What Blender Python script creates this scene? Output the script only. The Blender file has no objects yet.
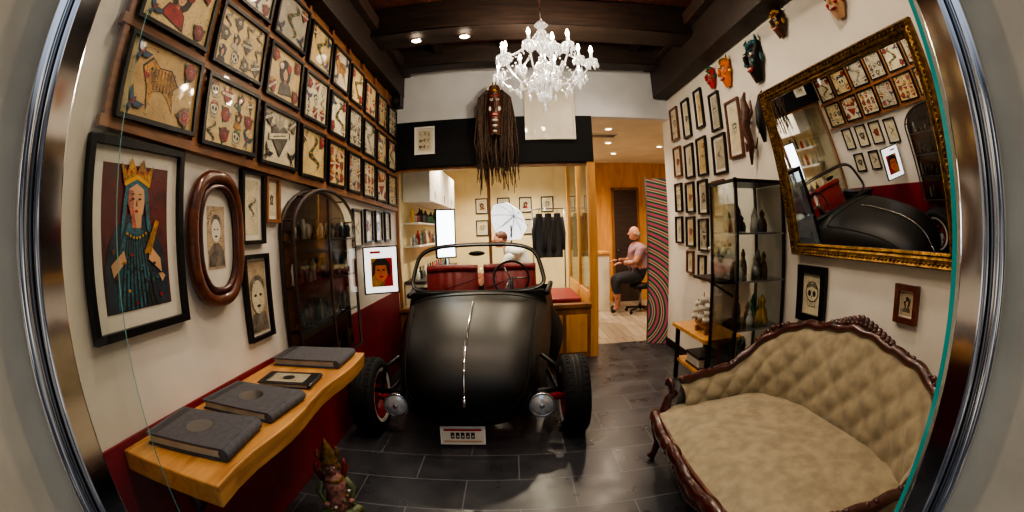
import bpy, math, random
from mathutils import Matrix, Vector
random.seed(7)
D=bpy.data; COL=bpy.context.scene.collection
def lin(c): return tuple(((x/12.92) if x<=.04045 else ((x+.055)/1.055)**2.4) for x in c[:3])+(1,)
def hx(s): return lin(tuple(int(s[i:i+2],16)/255 for i in (0,2,4)))
# ---------------- materials
def newmat(name):
    m=D.materials.new(name); m.use_nodes=True; nt=m.node_tree; b=nt.nodes['Principled BSDF']; return m,nt,b
def N(nt,t,**k):
    n=nt.nodes.new(t)
    for a,v in k.items():
        if a.startswith('i_'): n.inputs[a[2:].replace('_',' ')].default_value=v
        else: setattr(n,a,v)
    return n
def L(nt,a,b): nt.links.new(a,b)
def mixc(nt,f,a,b,bt='MIX'):
    n=nt.nodes.new('ShaderNodeMix'); n.data_type='RGBA'; n.blend_type=bt
    for s,v in ((n.inputs[0],f),(n.inputs[6],a),(n.inputs[7],b)):
        if hasattr(v,'is_output') or hasattr(v,'links'): L(nt,v,s)
        else: s.default_value=v
    return n.outputs[2]
def ramp(nt,fac,stops,const=False):
    n=nt.nodes.new('ShaderNodeValToRGB'); cr=n.color_ramp
    if const: cr.interpolation='CONSTANT'
    while len(cr.elements)<len(stops): cr.elements.new(.5)
    for e,(p,c) in zip(cr.elements,stops): e.position=p; e.color=c
    L(nt,fac,n.inputs[0]); return n.outputs[0]
def mat(name,c,rough=.5,metal=0,var=.12,scale=8,bump=0,coat=0,emit=None,es=0,sheen=0,c2=None,spec=None):
    m,nt,b=newmat(name); c=hx(c) if isinstance(c,str) else c
    tc=N(nt,'ShaderNodeTexCoord'); no=N(nt,'ShaderNodeTexNoise',i_Scale=scale,i_Detail=4.0); L(nt,tc.outputs['Object'],no.inputs['Vector'])
    d=hx(c2) if c2 else tuple(x*(1-var*2) for x in c[:3])+(1,)
    u=c if c2 else tuple(min(1,x*(1+var)) for x in c[:3])+(1,)
    L(nt,ramp(nt,no.outputs['Fac'],[(.35,d),(.65,u)]),b.inputs['Base Color'])
    b.inputs['Roughness'].default_value=rough; b.inputs['Metallic'].default_value=metal
    b.inputs['Coat Weight'].default_value=coat; b.inputs['Sheen Weight'].default_value=sheen
    if spec is not None: b.inputs['Specular IOR Level'].default_value=spec
    if bump:
        bp=N(nt,'ShaderNodeBump',i_Strength=bump,i_Distance=.01); L(nt,no.outputs['Fac'],bp.inputs['Height']); L(nt,bp.outputs[0],b.inputs['Normal'])
    if emit: b.inputs['Emission Color'].default_value=hx(emit); b.inputs['Emission Strength'].default_value=es
    return m
def wood(name,c1,c2,rough=.45,sc=(3,30,30),coat=.15):
    m,nt,b=newmat(name); tc=N(nt,'ShaderNodeTexCoord'); mp=N(nt,'ShaderNodeMapping'); mp.inputs['Scale'].default_value=sc
    L(nt,tc.outputs['Object'],mp.inputs[0]); no=N(nt,'ShaderNodeTexNoise',i_Scale=1.0,i_Detail=6.0,i_Distortion=1.2); L(nt,mp.outputs[0],no.inputs['Vector'])
    L(nt,ramp(nt,no.outputs['Fac'],[(.3,hx(c1)),(.7,hx(c2))]),b.inputs['Base Color'])
    b.inputs['Roughness'].default_value=rough; b.inputs['Coat Weight'].default_value=coat
    bp=N(nt,'ShaderNodeBump',i_Strength=.15,i_Distance=.005); L(nt,no.outputs['Fac'],bp.inputs['Height']); L(nt,bp.outputs[0],b.inputs['Normal'])
    return m
def glassm(name,tint=(1,1,1,1),alpha=.12,rough=.02):
    m,nt,b=newmat(name); out=nt.nodes['Material Output']; nt.nodes.remove(b)
    t=N(nt,'ShaderNodeBsdfTransparent'); t.inputs[0].default_value=tint
    g=N(nt,'ShaderNodeBsdfGlossy'); g.inputs['Roughness'].default_value=rough
    fr=N(nt,'ShaderNodeFresnel',i_IOR=1.45); mx=N(nt,'ShaderNodeMixShader')
    ma=N(nt,'ShaderNodeMath',operation='MULTIPLY'); ma.inputs[1].default_value=alpha*8; L(nt,fr.outputs[0],ma.inputs[0])
    L(nt,ma.outputs[0],mx.inputs[0]); L(nt,t.outputs[0],mx.inputs[1]); L(nt,g.outputs[0],mx.inputs[2]); L(nt,mx.outputs[0],out.inputs[0]); return m
def inkprint(name,c,lines=30.,wid=.03,shade=.5,coat=.3):
    # printed paper / ink wash with drawn contour linework
    m,nt,b=newmat(name); tc=N(nt,'ShaderNodeTexCoord'); oi=N(nt,'ShaderNodeObjectInfo')
    mu=N(nt,'ShaderNodeMath',operation='MULTIPLY'); mu.inputs[1].default_value=57.; L(nt,oi.outputs['Random'],mu.inputs[0])
    ad=N(nt,'ShaderNodeVectorMath',operation='ADD'); L(nt,tc.outputs['Object'],ad.inputs[0]); L(nt,mu.outputs[0],ad.inputs[1])
    no=N(nt,'ShaderNodeTexNoise',i_Scale=lines,i_Detail=1.5); L(nt,ad.outputs[0],no.inputs['Vector'])
    K=(0,0,0,1); W=(1,1,1,1)
    ln=ramp(nt,no.outputs['Fac'],[(.36,W),(.36+wid/2,K),(.36+wid,W),(.5-wid/2,W),(.5,K),(.5+wid/2,W),(.62,W),(.62+wid/2,K),(.62+wid,W)])
    n2=N(nt,'ShaderNodeTexNoise',i_Scale=16.0,i_Detail=5.0); L(nt,ad.outputs[0],n2.inputs['Vector'])
    cc=hx(c); dk=tuple(x*shade for x in cc[:3])+(1,)
    base=ramp(nt,n2.outputs['Fac'],[(.35,dk),(.6,cc)])
    L(nt,mixc(nt,ln,hx('1a1512'),base),b.inputs['Base Color']); b.inputs['Roughness'].default_value=.5; b.inputs['Coat Weight'].default_value=coat; b.inputs['Coat Roughness'].default_value=.04
    return m
M={}
M['white_wall']=mat('plaster_white','dbd5ca',.85,var=.04,scale=3,bump=.1)
M['upper']=mat('plaster_upper','cfd1d6',.85,var=.04,scale=3,bump=.1)
M['cream']=mat('cream_stone','d9cdb4',.7,var=.08,scale=4,bump=.1)
M['red_wall']=mat('red_wainscot','74101f',.55,var=.1,scale=4)
M['black_paint']=mat('black_paint','0b0c11',.75,spec=.25)
M['dark_beam']=wood('dark_beam','120c09','33231a',.6,(2,25,25),0)
M['dark_board']=wood('dark_board','1a100c','3a241a',.6,(2,18,25),0)
M['red_board']=wood('red_board','2b1510','5a2e20',.55,(18,2,18),.1)
M['pine']=wood('pine','a5713a','d09a58',.45,(22,2.5,22))
M['frame_wood']=wood('frame_wood','6a4525','956033',.5,(30,5,30))
M['walnut']=wood('walnut','3a1a0d','6a3319',.3,(20,20,4),.4)
M['mahog']=wood('mahogany','240b07','4e1c12',.28,(14,14,14),.5)
M['orange_wood']=wood('orange_wood','b0793a','d39a50',.45,(12,12,1.5))
M['brown']=wood('brown_panel','5f3b1e','8d5d30',.45,(8,8,2))
M['black']=mat('black_lacquer','08080a',.42,spec=.35)
M['carpaint']=mat('satin_black_paint','060607',.47,var=.05,scale=2,spec=.42)
M['rubber']=mat('rubber','111113',.8,bump=.3,scale=60,spec=.3)
M['chrome']=mat('chrome','dcdcdf',.1,1,var=.02)
M['steel']=mat('brushed_steel','8d8f94',.28,1,var=.05)
M['redmetal']=mat('red_enamel','a01016',.3,coat=.5)
M['redleather']=mat('red_leather','7a1218',.4,bump=.2,scale=30)
M['white']=mat('white_enamel','e6e4df',.4,var=.03)
M['paper']=mat('paper_mat','d9d3c4',.6,var=.03,coat=.3)
M['gold']=mat('antique_gold','8d6a30',.35,.8,var=.35,scale=30,bump=.5,c2='4a3414')
M['brightgold']=mat('bright_gold','d8a526',.25,.9)
M['oldgold']=mat('old_gold_paint','8a6a2c',.5,.4,var=.3,scale=40)
M['beige']=mat('beige_velvet','978a6e',.75,var=.12,scale=14,sheen=.3,bump=.15)
M['greyfab']=mat('album_cloth','4e4f55',.8,var=.1,scale=60,bump=.3)
M['dkpage']=mat('dark_book','232324',.4)
M['pages']=mat('book_pages','b9b2a2',.7)
M['skin']=mat('skin','b9836a',.5,var=.05)
M['skin2']=mat('tattooed_skin','9c6a55',.5,var=.25,scale=20)
M['pinkshirt']=mat('faded_pink_shirt','8d6c78',.8,bump=.2,scale=15)
M['whiteshirt']=mat('white_shirt','dfe0e2',.8,bump=.2,scale=15)
M['dkcloth']=mat('dark_cloth','1b1c22',.9,bump=.2)
M['hair']=mat('dread_hair','4a382c',.85,var=.3,scale=40)
M['greyhair']=mat('grey_hair','8b857c',.8)
M['mask_br']=mat('carved_mask','4b2514',.45,var=.3,scale=30)
M['red']=mat('red_paint','a51c1a',.4); M['green']=mat('green_paint','2c6a3c',.4); M['blue']=mat('blue_paint','1d3f63',.4)
M['teal']=mat('teal_paint','1c5660',.4); M['yellow']=mat('yellow_paint','cf9a2a',.4); M['orange']=mat('orange_paint','d06a22',.4); M['pinkp']=mat('pink_paint','9c6a5c',.5,var=.3,scale=40)
M['olive']=mat('olive_paint','56603a',.5,var=.3,scale=40)
M['maroon']=inkprint('maroon_print','5c1518',10.,.02,.5,.4); M['navy']=inkprint('navy_print','1b3144',24.,.04,.5,.4)
M['tealprint']=inkprint('teal_print','2a6a78',26.,.04,.45,.4)
M['facepr']=mat('face_print','c79a72',.5,coat=.4); M['sepia']=inkprint('sepia_print','b7a283',14.,.015,.75,.4); M['ink']=mat('ink','1c1917',.5,var=.3,scale=40)
M['greyink']=mat('grey_ink','6d665c',.5,var=.3,scale=30)
for i,c in enumerate(('c8b07a','d2c8a9','b4955c','a8a18c')): M['pap%d'%i]=inkprint('aged_paper_%d'%i,c,20.+i*3,.012,.78)
for k,c in (('t_red','a8201a'),('t_green','2c6640'),('t_ochre','cf9430'),('t_blue','2a5274'),('t_grey','6a6358'),('t_pink','be6e5c')): M[k]=inkprint('print_'+k[2:],c,55.,.07,.35)
m,nt,b=newmat('crystal'); b.inputs['Roughness'].default_value=.04; b.inputs['Transmission Weight'].default_value=.9; b.inputs['IOR'].default_value=1.55
tc=N(nt,'ShaderNodeTexCoord'); no=N(nt,'ShaderNodeTexNoise',i_Scale=60.0); L(nt,tc.outputs['Object'],no.inputs['Vector']); L(nt,ramp(nt,no.outputs['Fac'],[(.3,hx('dfe8ee')),(.7,hx('ffffff'))]),b.inputs['Base Color'])
b.inputs['Emission Color'].default_value=hx('fff0dd'); b.inputs['Emission Strength'].default_value=.28; M['crystal']=m  # faint glow put into the crystal itself; only the bulbs are lamps
M['bulb']=mat('bulb','fff2d8',.3,emit='ffe3b8',es=45)
M['lamp']=mat('light_disc','fff6e6',.3,emit='ffe8c8',es=14)
M['softbox']=mat('softbox_face','ffffff',.3,emit='f4f6ff',es=7)
M['whiteglow']=mat('stand_in_glow','f4f4f4',.6,emit='f4f6ff',es=1.3)
M['screen']=mat('screen_white','f0f0ee',.3,emit='ffffff',es=1.3)
M['glass']=glassm('clear_glass',(.93,.96,.95,1),.1)
M['glass2']=glassm('vitrine_glass',(.85,.88,.88,1),.2)
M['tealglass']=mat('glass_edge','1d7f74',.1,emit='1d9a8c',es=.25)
M['yellow_wall']=mat('studio_wall','e0cfa2',.8,var=.05,scale=3)
M['hallwall']=mat('hall_wall','d8cdb6',.8,var=.04,scale=3)
M['lensglass']=mat('lens_glass','c9ced2',.08,.35,coat=1,var=.1,scale=40)
m,nt,b=newmat('mirror_glass'); b.inputs['Metallic'].default_value=1; b.inputs['Roughness'].default_value=.015
n_=N(nt,'ShaderNodeTexNoise',i_Scale=2.0); L(nt,ramp(nt,n_.outputs['Fac'],[(0,(.78,.8,.82,1)),(1,(.86,.87,.87,1))]),b.inputs['Base Color']); M['mirror']=m
m,nt,b=newmat('psychedelic_stripes'); tc=N(nt,'ShaderNodeTexCoord'); wv=N(nt,'ShaderNodeTexWave',i_Scale=2.6,i_Distortion=2.0,i_Detail=.5); wv.wave_type='RINGS'; wv.rings_direction='Y'; wv.inputs['Detail Scale'].default_value=.6
mp=N(nt,'ShaderNodeMapping'); mp.inputs['Location'].default_value=(.3,0,-.4); L(nt,tc.outputs['Object'],mp.inputs[0]); L(nt,mp.outputs[0],wv.inputs['Vector'])
L(nt,ramp(nt,wv.outputs['Fac'],[(0,hx('a02340')),(.15,hx('d8cfb4')),(.3,hx('1f7a58')),(.6,hx('0e3a33')),(.8,hx('1f6a58')),(.93,hx('c9577a'))]),b.inputs['Base Color']); b.inputs['Roughness'].default_value=.3; M['psy']=m
m,nt,b=newmat('slate_tiles'); tc=N(nt,'ShaderNodeTexCoord'); br=N(nt,'ShaderNodeTexBrick'); br.offset=.5
for k,v in (('Scale',1.0),('Mortar Size',.004),('Brick Width',.62),('Row Height',.31),('Mortar Smooth',.1),('Bias',0.0)): br.inputs[k].default_value=v
br.inputs['Color1'].default_value=hx('26272b'); br.inputs['Color2'].default_value=hx('333439'); br.inputs['Mortar'].default_value=hx('0c0c0e')
L(nt,tc.outputs['Object'],br.inputs['Vector']); no=N(nt,'ShaderNodeTexNoise',i_Scale=5.0,i_Detail=5.0); L(nt,tc.outputs['Object'],no.inputs['Vector'])
cc=mixc(nt,.35,br.outputs['Color'],ramp(nt,no.outputs['Fac'],[(.3,hx('202125')),(.7,hx('3e4046'))])); L(nt,mixc(nt,br.outputs['Fac'],cc,hx('5c5c60')),b.inputs['Base Color'])
L(nt,ramp(nt,no.outputs['Fac'],[(.3,(.24,)*3+(1,)),(.7,(.4,)*3+(1,))]),b.inputs['Roughness'])
bp=N(nt,'ShaderNodeBump',i_Strength=.4,i_Distance=.004,invert=True); L(nt,br.outputs['Fac'],bp.inputs['Height']); L(nt,bp.outputs[0],b.inputs['Normal']); M['tiles']=m
m,nt,b=newmat('laminate'); tc=N(nt,'ShaderNodeTexCoord'); br=N(nt,'ShaderNodeTexBrick')
for k,v in (('Scale',1.0),('Mortar Size',.004),('Brick Width',.12),('Row Height',.9)): br.inputs[k].default_value=v
br.inputs['Color1'].default_value=hx('a89a86'); br.inputs['Color2'].default_value=hx('8f806c'); br.inputs['Mortar'].default_value=hx('4a4036'); L(nt,tc.outputs['Object'],br.inputs['Vector']); L(nt,br.outputs['Color'],b.inputs['Base Color']); b.inputs['Roughness'].default_value=.35; M['laminate']=m

# ---------------- mesh builder
class MB:
    def __init__(s): s.v=[];s.f=[];s.m=[];s.s=[];s.mats=[];s.M=Matrix()
    def mi(s,k):
        if k not in s.mats: s.mats.append(k)
        return s.mats.index(k)
    def add(s,vs,fs,k,sm=False):
        o=len(s.v); s.v+=[tuple(s.M@Vector(p)) for p in vs]; i=s.mi(k)
        for f in fs: s.f.append([a+o for a in f]); s.m.append(i); s.s.append(sm)
    def box(s,a,b,k):
        x0,y0,z0=a;x1,y1,z1=b
        s.add([(x0,y0,z0),(x1,y0,z0),(x1,y1,z0),(x0,y1,z0),(x0,y0,z1),(x1,y0,z1),(x1,y1,z1),(x0,y1,z1)],[(0,3,2,1),(4,5,6,7),(0,1,5,4),(1,2,6,5),(2,3,7,6),(3,0,4,7)],k)
    def cbox(s,c,d,k,rot=None):
        old=s.M; s.M=old@Matrix.Translation(c)@(rot or Matrix()); h=[x/2 for x in d]; s.box((-h[0],-h[1],-h[2]),h,k); s.M=old
    def poly(s,pts,k): s.add(pts,[list(range(len(pts)))],k)
    def flat(s,pts,z,k): s.add([(x,y,z) for x,y in pts],[list(range(len(pts)))],k)
    def disc(s,cx,cy,rx,ry,z,k,n=20): s.flat([(cx+rx*math.cos(2*math.pi*i/n),cy+ry*math.sin(2*math.pi*i/n)) for i in range(n)],z,k)
    def ell(s,c,r,k,seg=14,rings=9,rot=None):
        vs=[];fs=[]
        for i in range(rings+1):
            t=math.pi*i/rings
            for j in range(seg):
                a=2*math.pi*j/seg; p=Vector((r[0]*math.sin(t)*math.cos(a),r[1]*math.sin(t)*math.sin(a),r[2]*math.cos(t)))
                if rot: p=rot@p
                vs.append(tuple(p+Vector(c)))
        for i in range(rings):
            for j in range(seg):
                fs.append((i*seg+j,(i+1)*seg+j,(i+1)*seg+(j+1)%seg,i*seg+(j+1)%seg))
        s.add(vs,fs,k,True)
    def tube(s,pts,r,k,seg=8,closed=False,flatn=1):
        pts=[Vector(p) for p in pts]; n=len(pts); rs=r if isinstance(r,(list,tuple)) else [r]*n
        vs=[];fs=[]; up=None
        for i in range(n):
            t=(pts[(i+1)%n]-pts[i-1]) if closed else (pts[min(i+1,n-1)]-pts[max(i-1,0)])
            if t.length<1e-9: t=Vector((0,0,1))
            t.normalize()
            if up is None: up=Vector((0,0,1)) if abs(t.z)<.9 else Vector((1,0,0))
            a=t.cross(up)
            if a.length<1e-5: a=t.cross(Vector((1,0,0)))
            a.normalize(); bb=a.cross(t).normalized(); up=bb
            for j in range(seg):
                an=2*math.pi*j/seg; vs.append(tuple(pts[i]+rs[i]*(math.cos(an)*a+math.sin(an)*bb*flatn)))
        for i in range(n if closed else n-1):
            i2=(i+1)%n
            for j in range(seg): fs.append((i*seg+j,i*seg+(j+1)%seg,i2*seg+(j+1)%seg,i2*seg+j))
        if not closed: fs.append(tuple(range(seg-1,-1,-1))); fs.append(tuple(range((n-1)*seg,n*seg)))
        s.add(vs,fs,k,True)
    def lathe(s,prof,c,k,seg=20,axis='Z'):
        vs=[];fs=[];n=len(prof)
        for r,z in prof:
            for j in range(seg):
                a=2*math.pi*j/seg; p=(r*math.cos(a),r*math.sin(a),z)
                if axis=='X': p=(p[2],p[0],p[1])
                if axis=='Y': p=(p[0],p[2],p[1])
                vs.append((p[0]+c[0],p[1]+c[1],p[2]+c[2]))
        for i in range(n-1):
            for j in range(seg): fs.append((i*seg+j,i*seg+(j+1)%seg,(i+1)*seg+(j+1)%seg,(i+1)*seg+j))
        s.add(vs,fs,k,True)
    def grid(s,fn,nu,nv,k,sm=True):
        vs=[fn(i/nu,j/nv) for j in range(nv+1) for i in range(nu+1)]
        fs=[(j*(nu+1)+i,j*(nu+1)+i+1,(j+1)*(nu+1)+i+1,(j+1)*(nu+1)+i) for j in range(nv) for i in range(nu)]
        s.add(vs,fs,k,sm)
    def build(s,name,mw=None,parent=None,bevel=0,sub=0):
        me=D.meshes.new(name); me.from_pydata(s.v,[],s.f); me.update()
        for k in s.mats: me.materials.append(M[k])
        me.polygons.foreach_set('material_index',s.m); me.polygons.foreach_set('use_smooth',s.s)
        ob=D.objects.new(name,me); COL.objects.link(ob)
        if mw is not None: ob.matrix_world=mw
        if parent: ob.parent=parent
        if bevel:
            bm=ob.modifiers.new('b','BEVEL'); bm.width=bevel; bm.segments=2; bm.limit_method='ANGLE'; bm.angle_limit=math.radians(50)
        if sub: sm=ob.modifiers.new('s','SUBSURF'); sm.levels=sub; sm.render_levels=sub
        return ob
def cat(keys,t):
    n=len(keys)-1; x=min(max(t,0),1)*n; i=min(int(x),n-1); f=x-i
    p=[keys[max(i-1,0)],keys[i],keys[i+1],keys[min(i+2,n)]]
    return [0.5*((2*b)+(-a+c)*f+(2*a-5*b+4*c-d)*f*f+(-a+3*b-3*c+d)*f**3) for a,b,c,d in zip(*p)]
def empty(name,loc=(0,0,0)):
    e=D.objects.new(name,None); e.location=loc; e.empty_display_size=.1; COL.objects.link(e); return e
def FR(u,v,n,loc): return Matrix(((u[0],v[0],n[0],loc[0]),(u[1],v[1],n[1],loc[1]),(u[2],v[2],n[2],loc[2]),(0,0,0,1)))
XL,XR,YB=-1.3,1.9,4.65
def onL(y,z,off=0.002): return FR((0,1,0),(0,0,1),(1,0,0),(XL+off,y,z))
def onR(y,z,off=0.002): return FR((0,-1,0),(0,0,1),(-1,0,0),(XR-off,y,z))
def onB(x,z,off=0.0,yb=YB): return FR((1,0,0),(0,0,1),(0,-1,0),(x,yb-off,z))
# flat printed tattoo motifs
TC=['t_red','t_green','t_ochre','t_blue','t_grey','t_pink']
def motif(b,kind,cx,cy,s,rot,z,bw):
    c_,s_=math.cos(rot),math.sin(rot); lay=[0]
    def F(pts,k,o=1.13):
        if bw: k={'t_red':'t_grey','t_green':'greyink','t_ochre':'pap3','t_blue':'ink','t_pink':'pap1'}.get(k,k)
        q=[(cx+s*(x*c_-y*s_),cy+s*(x*s_+y*c_)) for x,y in pts]
        if o:
            mx=sum(p[0] for p in q)/len(q); my=sum(p[1] for p in q)/len(q)
            b.flat([(mx+(x-mx)*o,my+(y-my)*o) for x,y in q],z+lay[0],'ink'); lay[0]+=.00012
        b.flat(q,z+lay[0],k); lay[0]+=.00012
    def circ(x,y,r,k,ry=None,n=12,o=1.13): F([(x+r*math.cos(6.283*i/n),y+(ry or r)*math.sin(6.283*i/n)) for i in range(n)],k,o)
    c1=random.choice(TC)
    if kind=='rose':
        for a in (.3,2.4,4.2): F([(0,0),(.7*math.cos(a-.3),.7*math.sin(a-.3)),(1.05*math.cos(a),1.05*math.sin(a)),(.7*math.cos(a+.35),.7*math.sin(a+.35))],'t_green')
        for i in range(6): circ(.38*math.cos(i*1.047),.38*math.sin(i*1.047),.34,'t_red' if c1!='t_pink' else 't_pink')
        circ(0,0,.38,'t_red'); circ(.04,.05,.24,'t_pink'); circ(0,0,.1,'t_red')
    elif kind=='skull':
        F([(-.35,-.75),(.35,-.75),(.4,-.2),(-.4,-.2)],'pap1'); circ(0,.15,.62,'pap1',.6); circ(-.25,.05,.17,'ink',.2,o=0); circ(.25,.05,.17,'ink',.2,o=0); F([(-.08,-.2),(.08,-.2),(0,-.02)],'ink',0)
        for x in (-.2,-.07,.07,.2): F([(x-.02,-.7),(x+.02,-.7),(x+.02,-.42),(x-.02,-.42)],'ink',0)
        F([(-.55,.35),(-.3,.8),(0,.62),(.3,.8),(.55,.35),(0,.5)],c1)
    elif kind=='dagger':
        circ(.0,-.2,.34,'t_red'); F([(0,-1.1),(.13,-.8),(.12,.25),(-.12,.25),(-.13,-.8)],'t_grey'); F([(-.45,.25),(.45,.25),(.4,.38),(-.4,.38)],'t_ochre'); F([(-.09,.38),(.09,.38),(.08,.85),(-.08,.85)],c1); circ(0,.93,.13,'t_ochre')
        F([(-.7,-.35),(.6,-.2),(.65,.0),(-.65,-.12)],'pap1')
    elif kind=='swallow':
        F([(-.1,.25),(-1,.75),(-.75,.2),(-.35,-.1),(0,0)],'t_blue'); F([(.05,.25),(.9,.8),(.8,.25),(.4,-.1),(.1,0)],'t_blue'); F([(0,.45),(.2,.25),(.15,-.2),(.35,-.95),(.02,-.55),(-.25,-.95),(-.12,-.2),(-.15,.25)],'t_blue'); circ(.02,.1,.13,'t_red',.24)
    elif kind=='heart':
        for a in (.6,1.2,1.57,1.95,2.5): F([(0,.2),(.9*math.cos(a-.12),.9*math.sin(a-.12)),(1.1*math.cos(a),1.1*math.sin(a)),(.9*math.cos(a+.12),.9*math.sin(a+.12))],'t_ochre')
        F([(0,-.8),(.7,0),(.68,.42),(.38,.6),(0,.35),(-.38,.6),(-.68,.42),(-.7,0)],'t_red'); F([(-.95,-.15),(.95,.1),(.95,.38),(-.95,.12)],'pap1'); F([(-.6,0),(.6,.17),(.6,.22),(-.6,.05)],'ink',0)
    elif kind=='snake':
        n=22; up=[];dn=[]
        for i in range(n+1):
            t=i/n; y=-1+2*t; x=.45*math.sin(t*9); w=.16*(math.sin(t*3.0)+.15); up.append((x+w,y)); dn.append((x-w,y))
        for i in range(n): F([up[i],up[i+1],dn[i+1],dn[i]],'t_green' if i%3 else 't_ochre',1.25)
    elif kind=='lady':
        circ(0,.2,.6,'ink',.68,o=0); F([(-.65,-.95),(.65,-.95),(.45,-.45),(.12,-.3),(-.12,-.3),(-.45,-.45)],c1); F([(-.1,-.4),(.1,-.4),(.1,0),(-.1,0)],'t_pink',0); circ(.03,.12,.24,'facepr',.33); F([(-.25,.45),(.3,.5),(.25,.2),(.05,.42),(-.2,.15)],'ink',0); circ(-.05,.12,.035,'ink',.02,6,0); circ(.13,.12,.035,'ink',.02,6,0); circ(.04,-.06,.05,'t_red',.025,8,0); circ(.42,.45,.22,'t_red'); circ(-.4,.5,.2,'t_ochre')
    elif kind=='tiger':
        F([(-.9,.4),(-.5,.75),(-.1,.5),(.5,.55),(.9,.1),(.6,-.1),(.75,-.8),(.45,-.4),(.1,-.2),(-.3,-.3),(-.5,-.9),(-.6,-.2)],'t_ochre',1.08); circ(-.5,.42,.06,'ink',o=0); F([(-.85,.3),(-.55,.2),(-.6,.05),(-.8,.1)],'t_red',0)
        for i in range(7): x=-.35+i*.17; F([(x,.48),(x+.06,.48),(x+.0,.05)],'ink',0); F([(x,-.22),(x+.05,-.25),(x+.04,.08)],'ink',0)
KINDS=['rose','skull','dagger','swallow','heart','snake','lady','rose']
def fillart(b,w,h,z,bw=False,dens=1.0):
    if dens<.5:
        motif(b,random.choice(['rose','skull','lady','snake','dagger']),0,0,min(w,h)*.46,random.uniform(-.2,.2),z,bw); return
    if random.random()<.4:
        motif(b,random.choice(['tiger','lady','snake','skull','heart']),random.uniform(-.02,.02),0,min(w,h)*.42,random.uniform(-.3,.3),z,bw)
        for sx in (-1,1):
            for sy in (-1,1):
                if random.random()<.9: motif(b,random.choice(['rose','swallow','dagger','heart']),sx*w*.37,sy*h*.34,min(w,h)*.18,random.uniform(-.8,.8),z+.0035,bw)
        return
    nx=max(3,round(w/.1)); ny=max(3,round(h/.11))
    for i in range(nx):
        for j in range(ny):
            motif(b,random.choice(KINDS),-w/2+(i+.5)*w/nx+random.uniform(-.006,.006),-h/2+(j+.5)*h/ny+random.uniform(-.006,.006),min(w/nx,h/ny)*.52,random.uniform(-.6,.6),z,bw)
def frame(b,w,h,fk='black',fw=.018,d=.025,pap='pap0',matw=.0,matk='paper',art=True,bw=False,dens=1.0):
    x,y=w/2,h/2
    for a,c in (((-x,-y),(x,-y+fw)),((-x,y-fw),(x,y)),((-x,-y+fw),(-x+fw,y-fw)),((x-fw,-y+fw),(x,y-fw))): b.box((a[0],a[1],0.001),(c[0],c[1],d),fk)
    b.box((-x+fw,-y+fw,.001),(x-fw,y-fw,d*.3),matk if matw else pap)
    if matw: b.box((-x+fw+matw,-y+fw+matw,d*.3),(x-fw-matw,y-fw-matw,d*.3+.001),pap)
    if art: fillart(b,w-2*fw-2*matw-.01,h-2*fw-2*matw-.01,d*.3+.0015,bw,dens)
def wallbox(name,a,b_,k):
    b=MB(); b.box(a,b_,k); return b.build(name)

# ---------------- room shell
HC=3.5
wallbox('floor',(-1.5,-.6,-.08),(2.1,5.15,0),'tiles')
wallbox('floor_hall',(-1.5,5.15,-.08),(3.6,8.4,0),'laminate')
wallbox('wall_left',(XL-.12,.42,0),(XL,YB+.1,HC),'white_wall')
wallbox('wall_left_wainscot',(XL,.45,0),(XL+.012,YB-.01,.84),'red_wall')
wallbox('wall_right',(XR,.42,0),(XR+.12,4.9,HC),'white_wall')
wallbox('ceiling',(XL-.12,.3,HC),(XR+.12,YB+.12,HC+.1),'red_board')
b=MB(); b.box((XL,YB,2.73),(XR,YB+.1,HC),'upper'); b.build('wall_back_upper')
b=MB(); b.box((XL,YB-.03,2.2),(.94,YB+.1,2.73),'black_paint'); b.build('wall_back_fascia')
wallbox('baseboard_right',(XR-.015,.5,0),(XR,4.9,.09),'black')
wallbox('wall_studio_left',(XL-.12,YB+.1,0),(XL,8.3,2.75),'yellow_wall')
wallbox('wall_studio_back',(XL,8.2,0),(1.3,8.32,2.75),'yellow_wall')
wallbox('ceiling_studio',(XL,YB+.1,2.75),(3.6,8.3,2.85),'hallwall')
wallbox('wall_hall_back',(1.3,8.2,0),(3.6,8.32,2.75),'orange_wood')
wallbox('wall_hall_right',(3.5,4.9,0),(3.6,8.3,2.75),'hallwall')
wallbox('wall_hall_return',(XR+.12,4.8,0),(3.5,4.9,2.75),'hallwall')
b=MB(); b.box((2.02,8.15,0),(2.5,8.19,2.2),'dark_board'); b.box((1.98,8.14,0),(2.02,8.198,2.25),'brown'); b.box((2.5,8.14,0),(2.54,8.198,2.25),'brown'); b.box((1.98,8.14,2.2),(2.54,8.198,2.25),'brown'); b.ell((2.08,8.13,1.02),(.02,.03,.02),'steel'); b.build('door_1')
wallbox('wall_front_left',(-1.9,.08,0),(-.97,.42,HC),'cream')
wallbox('wall_front_right',(.97,.08,0),(2.1,.42,HC),'cream')
for nm,y0,y1,z0 in (('trim_beam_1',3.28,3.6,3.2),('trim_beam_2',4.25,4.45,3.26),('trim_beam_3',1.7,1.95,3.2)):
    b=MB(); b.grid(lambda u,v:(XL+.01+u*(XR-XL-.02), [y0,y1,y1,y0,y0][min(int(round(v*4)),4)]+.012*math.sin(u*9+v*3), [z0,z0,HC-.01,HC-.01,z0][min(int(round(v*4)),4)]+.012*math.sin(u*7)),24,4,'dark_beam',False); b.build(nm,bevel=.008)
b=MB(); b.box((XR-.2,.5,2.96),(XR-.01,4.6,3.3),'dark_beam'); b.box((XR-.28,.5,3.3),(XR-.01,4.6,3.42),'dark_board'); b.build('trim_beam_4',bevel=.008)
b=MB(); b.box((XL+.01,.5,3.02),(XL+.13,4.6,3.28),'dark_beam'); b.box((XL+.01,.5,3.28),(XL+.2,4.6,3.4),'dark_board'); b.build('trim_beam_5',bevel=.008)
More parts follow.
